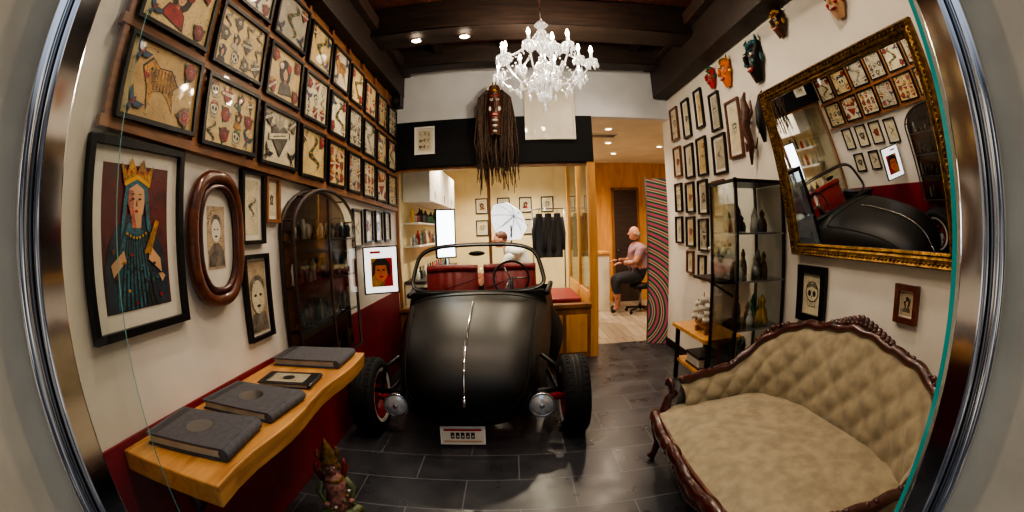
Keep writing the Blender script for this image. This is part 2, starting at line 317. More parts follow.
for i in range(4):
    b=MB(); x=-.75+i*.7; b.box((x,3.6,3.4),(x+.09,4.25,HC-.01),'dark_board'); b.build('trim_%d'%(i+1))
b=MB()
b.box((.86,YB-.02,0),(.95,YB+.08,2.2),'orange_wood')
for x in (XL+.01,-.25): b.box((x,YB+.01,.6),(x+.035,YB+.05,2.2),'brown')
b.box((XL,YB+.01,2.16),(.86,YB+.06,2.2),'brown'); b.box((XL,YB-.01,0),(.86,YB+.07,.58),'brown'); b.box((XL,YB-.03,.58),(.87,YB+.09,.62),'brown')
for x in (.3,.58): b.box((x,YB-.018,.06),(x+.24,YB-.01,.5),'orange_wood')
b.box((-1.25,YB+.025,.62),(.86,YB+.035,2.16),'glass'); 
b.build('window_1',bevel=.003)
b=MB()
for y in (4.76,5.7,6.7): b.box((.9,y,0),(.95,y+.06,2.5),'orange_wood')
b.box((.9,4.76,2.45),(.95,6.76,2.5),'orange_wood'); b.box((.9,4.8,0),(.95,6.76,.7),'orange_wood'); b.box((.92,4.8,.7),(.93,6.72,2.45),'glass'); b.build('window_2')

# ---------------- left art wall panel
ycol=[.80,1.31,1.80,2.26,2.68,3.06,3.42,3.80,4.18,4.55]
zb=lambda y:1.90-.035*(y-.8)
rowh=.372
b=MB()
def zrow(y,r): return zb(y)+r*rowh
for i in range(9):
    y0,y1=ycol[i],ycol[i+1]
    b.poly([(XL+.012,y0-.02,zb(y0)-.05),(XL+.012,y1+.02,zb(y1)-.05),(XL+.012,y1+.02,3.02),(XL+.012,y0-.02,3.02)],'frame_wood')
for r in range(4):
    z=lambda y:zb(y)-.03+r*rowh
    b.add([(XL+.012,.76,z(.76)-.02),(XL+.05,.76,z(.76)-.02),(XL+.05,.76,z(.76)+.02),(XL+.012,.76,z(.76)+.02),(XL+.012,4.6,z(4.6)-.02),(XL+.05,4.6,z(4.6)-.02),(XL+.05,4.6,z(4.6)+.02),(XL+.012,4.6,z(4.6)+.02)],[(0,1,5,4),(1,2,6,5),(2,3,7,6),(0,3,2,1)],'frame_wood')
for y in ycol: b.box((XL+.012,y-.02,zb(y)-.03),(XL+.045,y+.012,3.0),'frame_wood')
b.build('wall_panel_rack')
for i in range(9):
    for r in range(3):
        y0,y1=ycol[i]+.02,ycol[i+1]-.03; ym=(y0+y1)/2
        b=MB(); frame(b,y1-y0,rowh-.05,'black',.018,.02,random.choice(['pap0','pap1','pap2','pap0','pap3','pap0']),bw=random.random()<.15)
        b.build('framed_tattoo_flash',onL(ym,zrow(ym,r)+rowh/2-.03,.051))
# ---------------- left individual pictures
b=MB(); w,h=.52,.66; frame(b,w,h,'black',.028,.035,'maroon',.055,art=False)
def P(pts,k,dz): b.flat([(x*.01,y*.01) for x,y in pts],.0135+dz*.0008,k)
P([(-17,-24.5),(16,-24.5),(17,-14),(14,-4),(10,3),(4,8),(-4,8),(-11,3),(-15,-4),(-17,-12)],'navy',1)
P([(-12,-24),(2,-24.5),(7,-12),(4,2),(-4,5),(-9,-4)],'tealprint',2)
for i in range(9): x=-11+i*2.4; P([(x,-24.4),(x+1.1,-24.4),(x*.45+.4,1),(x*.45,1)],'ink',2.6)
P([(-2.4,3),(2.6,3),(3,9),(-2.6,9)],'facepr',3); P([(-2.4,3),(0,3),(-.4,9),(-2.6,9)],'t_pink',3.2)
P([(-4.2,16),(-4.4,11),(-3,7.2),(-.4,5.4),(1.4,5.6),(3.6,8.2),(4.4,12),(4.2,16.5),(0,19)],'facepr',4)
P([(-4.2,16),(-4.4,11),(-3,7.2),(-.4,5.4),(-1.6,10),(-1.8,16)],'t_pink',4.3)
P([(-6.5,14),(-5.6,19),(0,21.5),(5.4,19.4),(6.6,14),(7.4,5),(8.4,-1),(5.6,3),(4.7,11),(4,16.5),(0,18.4),(-4,16.4),(-5,11),(-6.4,4),(-8.5,-1),(-7.6,7)],'tealprint',5)
P([(-6.8,17.5),(-9,25.5),(-5.6,22),(-3.4,27.4),(-.2,22.4),(3,27.6),(5.2,22.2),(8.6,25.4),(7,17.6),(0,20.4)],'t_ochre',6); P([(-6.4,17.2),(0,19.9),(6.6,17.2),(6.7,18.6),(0,21.5),(-6.7,18.6)],'yellow',6.6)
for x in (-5.6,-3.4,-.2,3,5.2): b.disc(x*.01,.222,.006,.006,.0135+.0056,'red',8)
P([(6,-8),(13,-13),(12.6,-8),(7,-3)],'facepr',6); P([(-13,-13),(-6,-8),(-7,-4.4),(-14,-9)],'facepr',6); P([(7,-7),(12.4,5),(10.6,6),(4.6,-4)],'t_ochre',7)
for i in range(4): P([(11+i*.5,-13.2),(11.8+i*.6,-13.4),(13.4+i*.5,-16+i*.5),(12.8+i*.5,-16.4+i*.5)],'facepr',7)
for x in (-1.9,1.7): P([(x-1,12.9),(x,13.5),(x+1,13),(x,12.5)],'ink',5.5); P([(x-1.2,14.4),(x+.2,15),(x+1.3,14.6),(x+.2,14.6)],'ink',5.5)
P([(-1.3,8.9),(0,9.4),(1.2,8.9),(0,8.2)],'red',5.5); P([(-.2,12.6),(.3,12.6),(.7,10.5),(-.5,10.4)],'t_pink',5)
for i in range(7): b.disc(-.05+i*.0165,.012-.016*math.sin(i/6*math.pi),.005,.005,.0135+.006,'yellow',8)
for i in range(26): b.disc(random.uniform(-.14,.13),random.uniform(-.23,-.03),random.uniform(.004,.012),random.uniform(.004,.01),.0135+.0064+i*.00005,random.choice(['t_blue','t_red','tealprint','ink','t_ochre','t_green']),8)
b.build('framed_queen_print',onL(1.0,1.5))
b=MB(); n=40
def sup(a,rx,rz,p=2.6): 
    c,s=math.cos(a),math.sin(a); return (rx*abs(c)**(2/p)*(1 if c>=0 else -1), rz*abs(s)**(2/p)*(1 if s>=0 else -1))
b.tube([(*sup(2*math.pi*i/n,.172,.265),.03) for i in range(n)],.032,'walnut',10,True)
b.tube([(*sup(2*math.pi*i/n,.135,.222),.045) for i in range(n)],.014,'mahog',8,True)
b.flat([sup(2*math.pi*i/n,.17,.26) for i in range(n)],.02,'walnut'); b.flat([sup(2*math.pi*i/n,.13,.215) for i in range(n)],.024,'paper')
b.flat([(-.065,-.13),(.065,-.13),(.065,.14),(-.065,.14)],.0255,'sepia')
b.flat([(-.06,-.12),(.06,-.12),(.055,-.05),(.02,-.02),(-.02,-.02),(-.055,-.05)],.0262,'greyink'); b.disc(0,.035,.033,.05,.0268,'paper'); b.disc(0,.075,.036,.03,.0264,'greyink')
b.disc(-.012,.04,.005,.004,.0272,'ink');b.disc(.012,.04,.005,.004,.0272,'ink');b.disc(0,.01,.01,.004,.0272,'ink')
b.build('oval_framed_portrait',onL(1.49,1.48,.004))
b=MB(); frame(b,.22,.37,'black',.02,.03,'pap1',.03,bw=True,dens=.3); b.build('framed_ink_print',onL(1.82,1.63))
b=MB(); frame(b,.15,.25,'frame_wood',.018,.03,'pap1',.02,bw=True,dens=.3); b.build('framed_ink_print',onL(2.02,1.68))
b=MB(); frame(b,.24,.43,'black',.022,.03,'sepia',.012,art=False)
b.disc(0,-.0,.06,.085,.0155,'pap1'); b.disc(0,.06,.065,.05,.0152,'greyink'); b.flat([(-.08,-.17),(.08,-.17),(.06,-.08),(-.06,-.08)],.0152,'greyink')
for x in (-.024,.024): b.disc(x,.01,.013,.007,.016,'ink')
b.disc(0,-.045,.018,.007,.016,'ink'); b.build('framed_face_print',onL(1.83,1.18))
for y,z,w,h,a in ((3.40,1.53,.22,.32,1),(3.70,1.55,.22,.3,0),(4.0,1.55,.22,.3,1),(4.3,1.55,.2,.3,0),(3.9,1.2,.2,.26,0),(4.22,1.2,.2,.26,1)):
    b=MB(); frame(b,w,h,'black',.018,.025,'pap1',.015,bw=bool(a),dens=.3); b.build('framed_ink_print',onL(y,z))
# arched glass vitrine
b=MB(); W,Hh=.98,1.02
def arch(w,h,top,n=14): return [(-w/2,-h/2),(w/2,-h/2)]+[(w/2*math.cos(math.pi*i/n),h/2-top+top*math.sin(math.pi*i/n)) for i in range(n+1)]
o=arch(W,Hh+.12,.26); b.flat(o,.004,'brown')
b.tube([(x,y,.10) for x,y in o],.012,'dark_board',8,True)
b.tube([(x,y,.018) for x,y in o],.015,'dark_board',8,True)
for x,y in o[::3]: b.tube([(x,y,.018),(x,y,.10)],.007,'dark_board',6)
b.flat(arch(W-.03,Hh+.09,.25),.108,'glass2')
b.grid(lambda u,v:((W/2-.01)*math.cos(math.pi*u),(Hh+.12)/2-.26+.25*math.sin(math.pi*u)*v,.02),14,3,'dark_board')
for z in (-.28,-.02,.24): b.box((-W/2+.015,z,.005),(W/2-.015,z+.008,.098),'glass2'); b.box((-W/2+.015,z-.001,.095),(W/2-.015,z+.009,.1),'steel')
b.box((-.008,-Hh/2,.1),(.008,Hh/2,.112),'dark_board')
for z in (-.55,-.272,-.012,.248):
    for i in range(14):
        x=-.43+i*.066+random.uniform(-.01,.01); r=random.uniform(.014,.026); hh=random.uniform(.05,.16); k=random.choice(['gold','steel','brightgold','paper','paper','white','teal','steel','pinkp','facepr'])
        zz=random.uniform(.035,.07); b.tube([(x,z+.01,zz),(x,z+hh*.4,zz),(x,z+hh*.7,zz),(x,z+hh,zz)],[r,r*.75,r,r*.4],k,7)
b.build('arched_display_case',onL(2.60,1.2))
# shelf
b=MB(); ys,ye=.74,2.16
edge=[(XL+.02,ys)]+[(-.80-.012*math.sin(i*1.1)-.02*(i/12),ys+(ye-ys)*i/12) for i in range(13)]+[(XL+.02,ye)]
n=len(edge); b.add([(x,y,.82) for x,y in edge]+[(x-.012,y,.74) for x,y in edge],[list(range(n)),list(range(2*n-1,n-1,-1))]+[(i,n+i,n+(i+1)%n,(i+1)%n) for i in range(n)],'pine')
for y in (1.0,1.9):
    b.box((XL+.02,y,.70),(-.92,y+.03,.74),'steel'); b.tube([(XL+.03,y+.015,.42),(-.98,y+.015,.72)],.011,'steel'); b.box((XL+.014,y,.4),(XL+.03,y+.03,.74),'steel')
b.build('wall_shelf',bevel=.006)
def album(name,c,w,d,h,rz,k,motif=None):
    b=MB(); b.box((-w/2,-d/2,.0),(w/2,d/2,h*.15),k); b.box((-w/2,-d/2,h*.8),(w/2,d/2,h),k); b.box((-w/2+.008,-d/2+.008,h*.15),(w/2-.008,d/2-.008,h*.8),'pages')
    b.tube([(w/2-.002,-d/2,h/2),(w/2-.002,d/2,h/2)],h*.48,k,8)
    if motif=='o': b.disc(0,0,.055,.055,h+.001,'steel'); 
    if motif=='a': b.flat([(-w*.35,-d*.35),(w*.35,-d*.35),(w*.35,d*.35),(-w*.35,d*.35)],h+.001,'pap3'); b.disc(0,0,.03,.03,h+.0015,'ink')
    for i in range(3): b.box((-w/2+.02+i*.012,-d/2+.01,h+.0),(-w/2+.024+i*.012,d/2-.01,h+.0015),'dkpage')
    return b.build(name,Matrix.Translation(c)@Matrix.Rotation(rz,4,'Z'),bevel=.003)
album('photo_album',(-1.05,.98,.822),.36,.26,.045,.1,'greyfab','o')
album('photo_album',(-1.04,1.32,.822),.36,.26,.04,-.06,'greyfab','o')
album('book',(-1.02,1.62,.822),.27,.17,.02,.1,'dkpage','a')
album('photo_album',(-1.06,1.97,.822),.38,.25,.04,.03,'greyfab')
# ornate painted statue (crowned seated deity on lotus base)
b=MB()
b.lathe([(0,0),(.11,0),(.115,.02),(.09,.05),(.07,.1),(.095,.13),(.10,.15),(.085,.17),(0,.17)],(0,0,0),'mask_br',20)
for i in range(14):
    a=i*.449; b.ell((.09*math.cos(a),.09*math.sin(a),.13),(.022,.022,.035),['pinkp','oldgold','olive'][i%3],8,6); b.ell((.1*math.cos(a),.1*math.sin(a),.03),(.018,.018,.02),['olive','t_red','oldgold'][i%3],7,5)
b.tube([(-.05,-.02,.2),(-.11,-.07,.2),(0,-.12,.19),(.11,-.07,.2),(.05,-.02,.2)],[.04,.036,.03,.036,.04],'olive',10)
b.lathe([(0,.17),(.085,.18),(.08,.25),(.06,.32),(.075,.39),(.05,.43),(.022,.45),(0,.45)],(0,0,0),'pinkp',18)
b.lathe([(.066,.24),(.075,.26),(.068,.28)],(0,0,0),'oldgold',18); b.lathe([(.055,.40),(.07,.41),(.045,.43)],(0,0,0),'oldgold',18)
b.ell((0,-.005,.49),(.042,.045,.055),'pinkp'); b.ell((0,-.048,.488),(.009,.014,.012),'pinkp',8,6); b.ell((0,-.045,.465),(.014,.006,.005),'red',8,5)
for sx in (-1,1):
    b.ell((sx*.017,-.042,.50),(.009,.005,.005),'paper',8,5); b.ell((sx*.017,-.047,.50),(.004,.003,.004),'ink',6,4); b.ell((sx*.05,0,.485),(.012,.012,.024),'oldgold',8,6)
    b.tube([(sx*.065,0,.395),(sx*.105,-.01,.33),(sx*.08,-.07,.28)],[.026,.022,.014],'olive',8); b.ell((sx*.075,-.085,.28),(.02,.02,.016),'pinkp',8,6)
    b.tube([(sx*.06,.02,.40),(sx*.09,.03,.46),(sx*.085,.02,.52)],[.02,.018,.01],'t_red',8)
    b.tube([(sx*.04,.02,.53),(sx*.065,.02,.57),(sx*.055,.02,.61)],[.014,.014,.003],'oldgold',8)
b.lathe([(.046,.52),(.055,.535),(.04,.56),(.045,.58),(.028,.61),(.03,.625),(.012,.66),(0,.69)],(0,0,0),'oldgold',16)
for i in range(24): a=i*.393; b.ell((.082*math.cos(a),.082*math.sin(a),.2+.02*(i%9)),(.012,.012,.012),['t_red','olive','oldgold','paper'][i%4],6,4)
b.build('ornate_statue',Matrix.Translation((-.88,1.60,0))@Matrix.Rotation(.5,4,'Z')@Matrix.Scale(.82,4))

# ---------------- car
CX=-.335
car=empty('vintage_car',(CX,3.5,0))
def cb(b,name,**k):
    o=b.build(name,**k); o.parent=car; o.matrix_parent_inverse=Matrix.Translation((-CX,-3.5,0)); return o
prof=[(2.70,.12,.22,.04,0),(2.60,.2,.35,.08,0),(2.55,.33,.43,.14,.01),(2.57,.47,.48,.19,.05),(2.68,.61,.505,.22,.11),(2.88,.72,.53,.16,.17),(3.15,.80,.56,.07,.2),(3.45,.86,.60,.02,.2),(3.75,.89,.64,0,.17),(3.92,.90,.66,0,.14)]
def body(u,v,off=0):
    y,z,W,dy,dz=cat(prof,v); s=u*2-1; a=abs(s)
    x=W*math.sin(s*math.pi/2*.98) ; k=a**2.6
    return (CX+x*(1+off*.5),y+dy*k*1.3-off*.0,z-dz*k*1.2)
b=MB(); b.grid(lambda u,v:body(u,v),32,40,'carpaint')
for sd in (0,1):
    def side(u,v):
        p=body(sd,v); t=u; sg=-1 if sd==0 else 1
        zb_=.2; zz=p[2]*(1-t)+min(p[2],zb_)*t
        return (p[0]+sg*(.03*math.sin(t*math.pi)-.02*t),p[1]+.02*t,zz)
    b.grid(side,10,40,'carpaint')
b.grid(lambda u,v:(CX+(u*2-1)*(.22+.1*v),2.70+.05*(u*2-1)**2+.0*v,.12-.0*v+.03*v),8,2,'carpaint')
cb(b,'body_front')
b=MB()
for sg in (-1,1):
    b.grid(lambda u,v:(CX+sg*(.62+.1*u+.05*math.sin(v*math.pi)),3.88+.68*u,.22+v*(.66-.02*math.sin(u*math.pi))),14,12,'carpaint')
    b.tube([(CX+sg*(.64+.1*u/10),3.88+.068*u,.88-.02*math.sin(u/10*math.pi)) for u in range(11)],.028,'carpaint',10)
    b.grid(lambda u,v:(CX+sg*(.70+.14*math.sin(v*math.pi)*math.sin(u*math.pi)**.6),4.02+.52*u,.1+.62*math.sin(math.pi*u)**.6*v),14,10,'carpaint')
b.box((CX-.62,3.9,.2),(CX+.62,4.56,.26),'carpaint'); b.grid(lambda u,v:(CX-.72+1.44*u,4.56-.06*v,.22+.66*v),12,4,'carpaint')
b.box((CX-.62,3.9,.72),(CX+.62,3.99,.9),'carpaint')
cb(b,'body_rear')
b=MB()
vs=[i/30 for i in range(5,28)]
for u in (.17,.83): b.tube([(lambda p:(p[0],p[1]-.004,p[2]+.004))(body(u+(.5-u)*max(0,(0.30-v))*2.2,v)) for v in vs],.0045,'rubber',5)
b.tube([(lambda p:(p[0],p[1]-.003,p[2]+.003))(body(.17+.66*i/20+0,(27/30))) for i in range(21)],.0045,'rubber',5)
a0=.17+.33*(.30-5/30)*2.2
b.tube([(lambda p:(p[0],p[1]-.003,p[2]+.003))(body(a0+(1-2*a0)*i/16,5/30-.03*math.sin(i/16*math.pi))) for i in range(17)],.0045,'rubber',5)
cb(b,'hood_seam')
b=MB(); b.tube([(lambda p:(p[0],p[1]-.008,p[2]+.008))(body(.5,.28+.55*i/20)) for i in range(21)],[.006]+[.009]*19+[.005],'chrome',8)
p=body(.5,.25); b.tube([(p[0],p[1]-.015,p[2]+.05),(p[0],p[1]-.04,p[2]),(p[0],p[1]-.012,p[2]-.03)],[.01,.016,.008],'chrome'); cb(b,'hood_trim')
b=MB(); n=36
wp=[]
for i in range(n):
    sx,sz=sup(2*math.pi*i/n,1,1,4.5); t=(sz+1)/2; wp.append((CX+sx*(.665-.11*t),3.93+.14*t+.05*(sx*sx),.885+.43*t+.02*(1-sx*sx)*(1 if sz>0 else .5)))
b.tube(wp,.02,'black',8,True); b.tube([(x,y-.016,z) for x,y,z in wp],.007,'steel',6,True)
b.add(wp+[(CX,3.99,1.12)],[(i,(i+1)%n,n) for i in range(n)],'glass'); 
b.tube([(CX-.3,3.9,.93),(CX-.1,3.93,.99),(CX+.02,3.94,1.03)],.004,'black'); b.tube([(CX+.1,3.9,.93),(CX+.25,3.93,.99),(CX+.35,3.94,1.03)],.004,'black')
b.ell((CX,4.04,1.25),(.08,.015,.025),'black'); cb(b,'windshield')
b=MB()
for x0,x1 in ((-.58,-.03),(.03,.58)):
    b.grid(lambda u,v:(CX+x0+(x1-x0)*u,4.36+.12*v-.05*math.sin(u*math.pi)*math.sin(v*math.pi)-.008*math.sin(u*math.pi*6)**2,.45+.62*v),24,10,'redleather'); b.tube([(CX+x0+(x1-x0)*i/10,4.48,1.07+.01*math.sin(i/10*3.14)) for i in range(11)],.04,'redleather')
    b.box((CX+x0,3.98,.3),(CX+x1,4.4,.48),'redleather')
cb(b,'seats',bevel=.01)
b=MB(); c=Vector((CX+.32,4.08,1.0)); b.tube([(c.x+.17*math.cos(a*math.pi/12),c.y+.05*math.sin(a*math.pi/12),c.z+.16*math.sin(a*math.pi/12)) for a in range(24)],.012,'black',8,True)
for a in (0,2.1,4.2): b.tube([tuple(c),(c.x+.17*math.cos(a),c.y+.05*math.sin(a),c.z+.16*math.sin(a))],.008,'chrome')
b.tube([tuple(c),(c.x,3.95,.85)],.02,'black'); cb(b,'steering_wheel')
WY=2.86
for i,sg in enumerate((-1,1)):
    b=MB(); x=CX+sg*.745; r=.285
    b.lathe([(r*.62,-.075),(r*.8,-.09),(r*.94,-.085),(r,-.065),(r,.065),(r*.94,.085),(r*.8,.09),(r*.62,.075)],(x,WY,r),'rubber',40,'X')
    b.lathe([(r*.62,-.075),(r*.55,-.055),(r*.5,-.02),(r*.45,.0),(.09,.02),(.06,.05),(0,.055)],(x,WY,r),'redmetal',32,'X'); b.lathe([(r*.62,.075),(r*.55,.055),(r*.5,.02),(r*.45,.0),(.09,-.02),(.06,-.05),(0,-.055)],(x,WY,r),'redmetal',32,'X')
    for sd in (-1,1): b.lathe([(r*.63,sd*.079),(r*.69,sd*.088),(r*.73,sd*.0905)],(x,WY,r),'white',40,'X')
    for gx in (-.045,-.015,.015,.045): b.lathe([(r+.001,gx-.003),(r+.0025,gx),(r+.001,gx+.003)],(x,WY,r),'black',40,'X')
    for j in range(40):
        a=j*2*math.pi/40
        for gx in (-.052,.052): b.cbox((x+gx,WY+(r-.002)*math.cos(a),r+(r-.002)*math.sin(a)),(.028,.028,.012),'rubber',Matrix.Rotation(a-math.pi/2,4,'X'))
    b.ell((x-sg*.03,WY,r),(.03,.06,.06),'steel'); cb(b,'wheel_%d'%(i+1))
b=MB(); b.tube([(CX-.74,WY,.285),(CX-.4,WY,.23),(CX+.4,WY,.23),(CX+.74,WY,.285)],.03,'redmetal'); b.tube([(CX-.7,WY-.08,.36),(CX-.4,WY-.05,.33),(CX+.4,WY-.05,.33),(CX+.7,WY-.08,.36)],.02,'black')
for sg in (-1,1):
    b.tube([(CX+sg*.66,WY,.29),(CX+sg*.62,WY+.03,.5),(CX+sg*.52,WY+.1,.56)],.016,'black'); b.tube([(CX+sg*.66,WY+.1,.25),(CX+sg*.6,3.6,.25),(CX+sg*.6,4.0,.3)],.018,'black')
cb(b,'front_axle')
for i,sg in enumerate((-1,1)):
    b=MB(); c=(CX+sg*.505,2.70,.28)
    b.lathe([(0,.1),(.05,.09),(.08,.05),(.09,0),(.092,-.01)],c,'carpaint',28,'Y'); b.lathe([(.092,-.01),(.094,-.022),(.088,-.03),(.078,-.024)],c,'chrome',28,'Y')
    b.lathe([(.078,-.022),(.06,-.036),(.03,-.045),(0,-.048)],c,'lensglass',28,'Y'); b.ell((c[0],c[1]-.04,c[2]),(.02,.012,.02),'chrome')
    b.tube([(c[0],c[1]+.06,c[2]-.02),(CX+sg*.36,2.86,.24)],.014,'black'); cb(b,'headlight_%d'%(i+1))
b=MB(); b.cbox((0,0,0),(.31,.012,.135),'white'); b.cbox((0,-.007,0),(.29,.003,.115),'paper')
b.M=Matrix.Rotation(math.pi/2,4,'X'); 
for i,x in enumerate((-.07,-.035,0,.035,.07)): b.flat([(x-.013,-.022),(x+.013,-.022),(x+.013,.024),(x-.013,.024)],.0095,'ink'); b.flat([(x-.005,-.01),(x+.006,-.01),(x+.006,.0),(x-.005,.0)],.0098,'paper')
b.flat([(-.13,.035),(.13,.035),(.13,.05),(-.13,.05)],.0095,'red'); b.flat([(-.13,-.048),(.13,-.048),(.13,-.036),(-.13,-.036)],.0095,'facepr'); b.M=Matrix()
o=cb(b,'license_plate'); o.location=Vector((CX-.04,2.62,.085)); o.rotation_euler=(-.15,0,0)

# screen by the car
b=MB(); w,h=.30,.40
b.box((-w/2,-h/2,0),(w/2,h/2,.03),'black'); b.box((-w/2+.012,-h/2+.012,.03),(w/2-.012,h/2-.012,.032),'screen')
b.flat([(-.085,-.14),(.1,-.14),(.1,.1),(-.085,.1)],.0325,'t_ochre'); b.flat([(.02,-.14),(.1,-.14),(.1,.1),(.05,.1)],.0328,'red')
b.disc(0,-.01,.058,.085,.0335,'orange'); b.flat([(-.08,-.06),(-.07,.06),(-.03,.1),(.04,.1),(.075,.05),(.08,-.06),(.055,-.03),(.045,.04),(-.045,.04),(-.055,-.03)],.034,'ink'); b.disc(-.022,.0,.014,.007,.0345,'ink'); b.disc(.022,.0,.014,.007,.0345,'ink'); b.disc(0,-.055,.02,.009,.0345,'red'); b.flat([(-.005,-.005),(.005,-.005),(.009,-.03),(-.009,-.03)],.0345,'t_pink')
b.flat([(-.09,.14),(.0,.14),(.0,.16),(-.09,.16)],.034,'red')
b.tube([(0,0,0),(0,0,-.1)],.015,'black')
u=Vector((.9,.43,0)).normalized(); v=Vector((0,0,1)); n_=u.cross(v)
b.build('monitor_screen',FR(u,v,n_,(-1.11,3.45,1.17)))

# ---------------- back wall decor
b=MB(); frame(b,.23,.32,'white',.02,.02,'pap1',.025,bw=True); b.build('framed_ink_print',onB(-.93,2.5,.031))
b=MB(); frame(b,.56,.70,'paper',.02,.03,'paper',.03,art=False); b.build('framed_pale_print',onB(.47,2.80,.031))
b=MB(); b.box((-.05,-.06,-.08),(.05,.06,.08),'black'); b.disc(0,0,.035,.035,.081,'steel'); b.tube([(0,.0,.0),(0,.11,0)],.012,'black'); b.build('wall_speaker',Matrix.Translation((XL+.1,4.42,2.92))@Matrix.Rotation(math.pi/2,4,'X'),bevel=.006)
b=MB(); mx,my=-.13,4.45
for i in range(150):
    a=random.uniform(-1,1); x=mx+a*.1; y=my+random.uniform(-.06,.06); zt=2.98+.09*(1-a*a); ln=random.uniform(.7,1.15); w=random.uniform(-.05,.05)+a*.08
    b.tube([(mx+a*.05,y,zt),(x+a*.07,y-.02,zt-.1),(x+w*.7+a*.03,y,zt-ln*.4),(x+w+random.uniform(-.03,.03),y,zt-ln*.7),(x+w+random.uniform(-.05,.05),y,zt-ln)],[.012,.011,.009,.007,.003],'hair',5)
b.build('dreadlock_mask')
p_=D.objects['dreadlock_mask']
b=MB(); b.grid(lambda u,v:(mx+(.075-.035*abs(v-.6))*math.sin((u-.5)*math.pi),my-.08-.07*math.cos((u-.5)*math.pi),2.45+.55*v),14,16,'mask_br')
b.ell((mx,my-.16,2.78),(.02,.03,.07),'mask_br')
for sx in (-1,1): b.ell((mx+sx*.032,my-.145,2.84),(.02,.012,.014),'paper'); b.ell((mx+sx*.032,my-.157,2.84),(.008,.006,.009),'ink'); b.tube([(mx+sx*.015,my-.155,2.88),(mx+sx*.05,my-.14,2.885)],.006,'red'); b.ell((mx+sx*.045,my-.13,2.74),(.02,.012,.03),'paper',8,6)
b.ell((mx,my-.15,2.67),(.035,.015,.018),'red'); b.ell((mx,my-.16,2.67),(.026,.01,.007),'paper'); b.ell((mx,my-.14,2.95),(.03,.02,.03),'brightgold')
for i in range(6): b.ell((mx,my-.15,2.61-i*.03),(.034-i*.003,.015,.012),['paper','ink'][i%2],8,6)
for i in range(9): b.ell((mx+.07*math.cos(i*.39),my-.11,2.97+.06*math.sin(i*.39)),(.012,.012,.012),'paper',6,5)
o=b.build('face'); o.parent=p_

# ---------------- chandelier
ch=empty('crystal_chandelier',(.28,3.0,2.6)); 
b=MB(); 
b.lathe([(0,.9),(.05,.9),(.06,.87),(.02,.84),(.01,.8)],(0,0,0),'chrome',16); b.tube([(0,0,.82),(0,0,.45)],.006,'chrome')
b.lathe([(0,.5),(.03,.47),(.055,.44),(.02,.4),(.035,.34),(.06,.3),(.025,.25),(.02,.15),(.05,.1),(.075,.06),(.03,.0),(.11,-.02),(.12,-.04),(.05,-.08),(.02,-.12),(.04,-.15),(.025,-.19),(0,-.22)],(0,0,0),'crystal',16)
b.tube([(0,0,.45),(0,0,-.2)],.006,'steel')
def drop(x,y,z,s=1): b.lathe([(0,0),(.004*s,-.006*s),(.011*s,-.028*s),(.006*s,-.042*s),(0,-.05*s)],(x,y,z),'crystal',6)
def strand(p,q,sag,n=9):
    for i in range(n+1):
        t=i/n; x=p[0]+(q[0]-p[0])*t; y=p[1]+(q[1]-p[1])*t; z=p[2]+(q[2]-p[2])*t-sag*4*t*(1-t); b.ell((x,y,z),(.0085,.0085,.0085),'crystal',6,4)
tips=[]
for k in range(12):
    a=2*math.pi*k/12+.1; R=.37 if k%2 else .28; zt=.04 if k%2 else .14
    pts=[]
    for t,(r,z) in zip(range(7),((.03,.02),(.1,-.07),(.2,-.1),(.28,-.05),(.33,.01),(.36,.05),(.36,.06))): pts.append((r*R/.36*math.cos(a),r*R/.36*math.sin(a),z+(zt-.04)*t/6))
    b.tube(pts,.007,'crystal',7); x,y,z=pts[-1]; tips.append((x,y,z))
    b.lathe([(0,z-.01),(.03,z-.005),(.045,z+.012),(.03,z+.01),(.012,z+.015),(.011,z+.07),(0,z+.07)],(x,y,0),'crystal',12)
    for j in range(7): drop(x+.042*math.cos(j*.898),y+.042*math.sin(j*.898),z+.005,1.2)
    strand((x,y,z),(.03*math.cos(a),.03*math.sin(a),.38),.05,14)
for k in range(12): strand(tips[k],tips[(k+1)%12],.05,8); drop((tips[k][0]+tips[(k+1)%12][0])/2,(tips[k][1]+tips[(k+1)%12][1])/2,-.0,1.4)
for k in range(12):
    a=k*math.pi/6; drop(.11*math.cos(a),.11*math.sin(a),-.04,1.6); drop(.06*math.cos(a),.06*math.sin(a),.3,1.3); drop(.05*math.cos(a),.05*math.sin(a),-.14,1.3); drop(.2*math.cos(a),.2*math.sin(a),-.09,1.4)
drop(0,0,-.21,2)
o=b.build('frame'); o.parent=ch
b=MB()
for x,y,z in tips: b.lathe([(0,z+.07),(.009,z+.075),(.014,z+.092),(.009,z+.118),(0,z+.135)],(x,y,0),'bulb',10)
o=b.build('candle_bulbs'); o.parent=ch
def light(name,typ,loc,e,c=(1,.85,.68),size=.1,rot=None,parent=None,**k):
    l=D.lights.new(name,typ); l.energy=e; l.color=c
    if typ=='AREA': l.size=size
    else: l.shadow_soft_size=size
    for a,v in k.items(): setattr(l,a,v)
    o=D.objects.new(name,l); o.location=loc; COL.objects.link(o)
    if rot: o.rotation_euler=rot
    if parent: o.parent=parent
    return o
for k in (0,3,6,9): light('bulb_glow_%d'%k,'POINT',(tips[k][0]*.9,tips[k][1]*.9,tips[k][2]+.2),16,(1,.84,.64),.03,parent=ch)

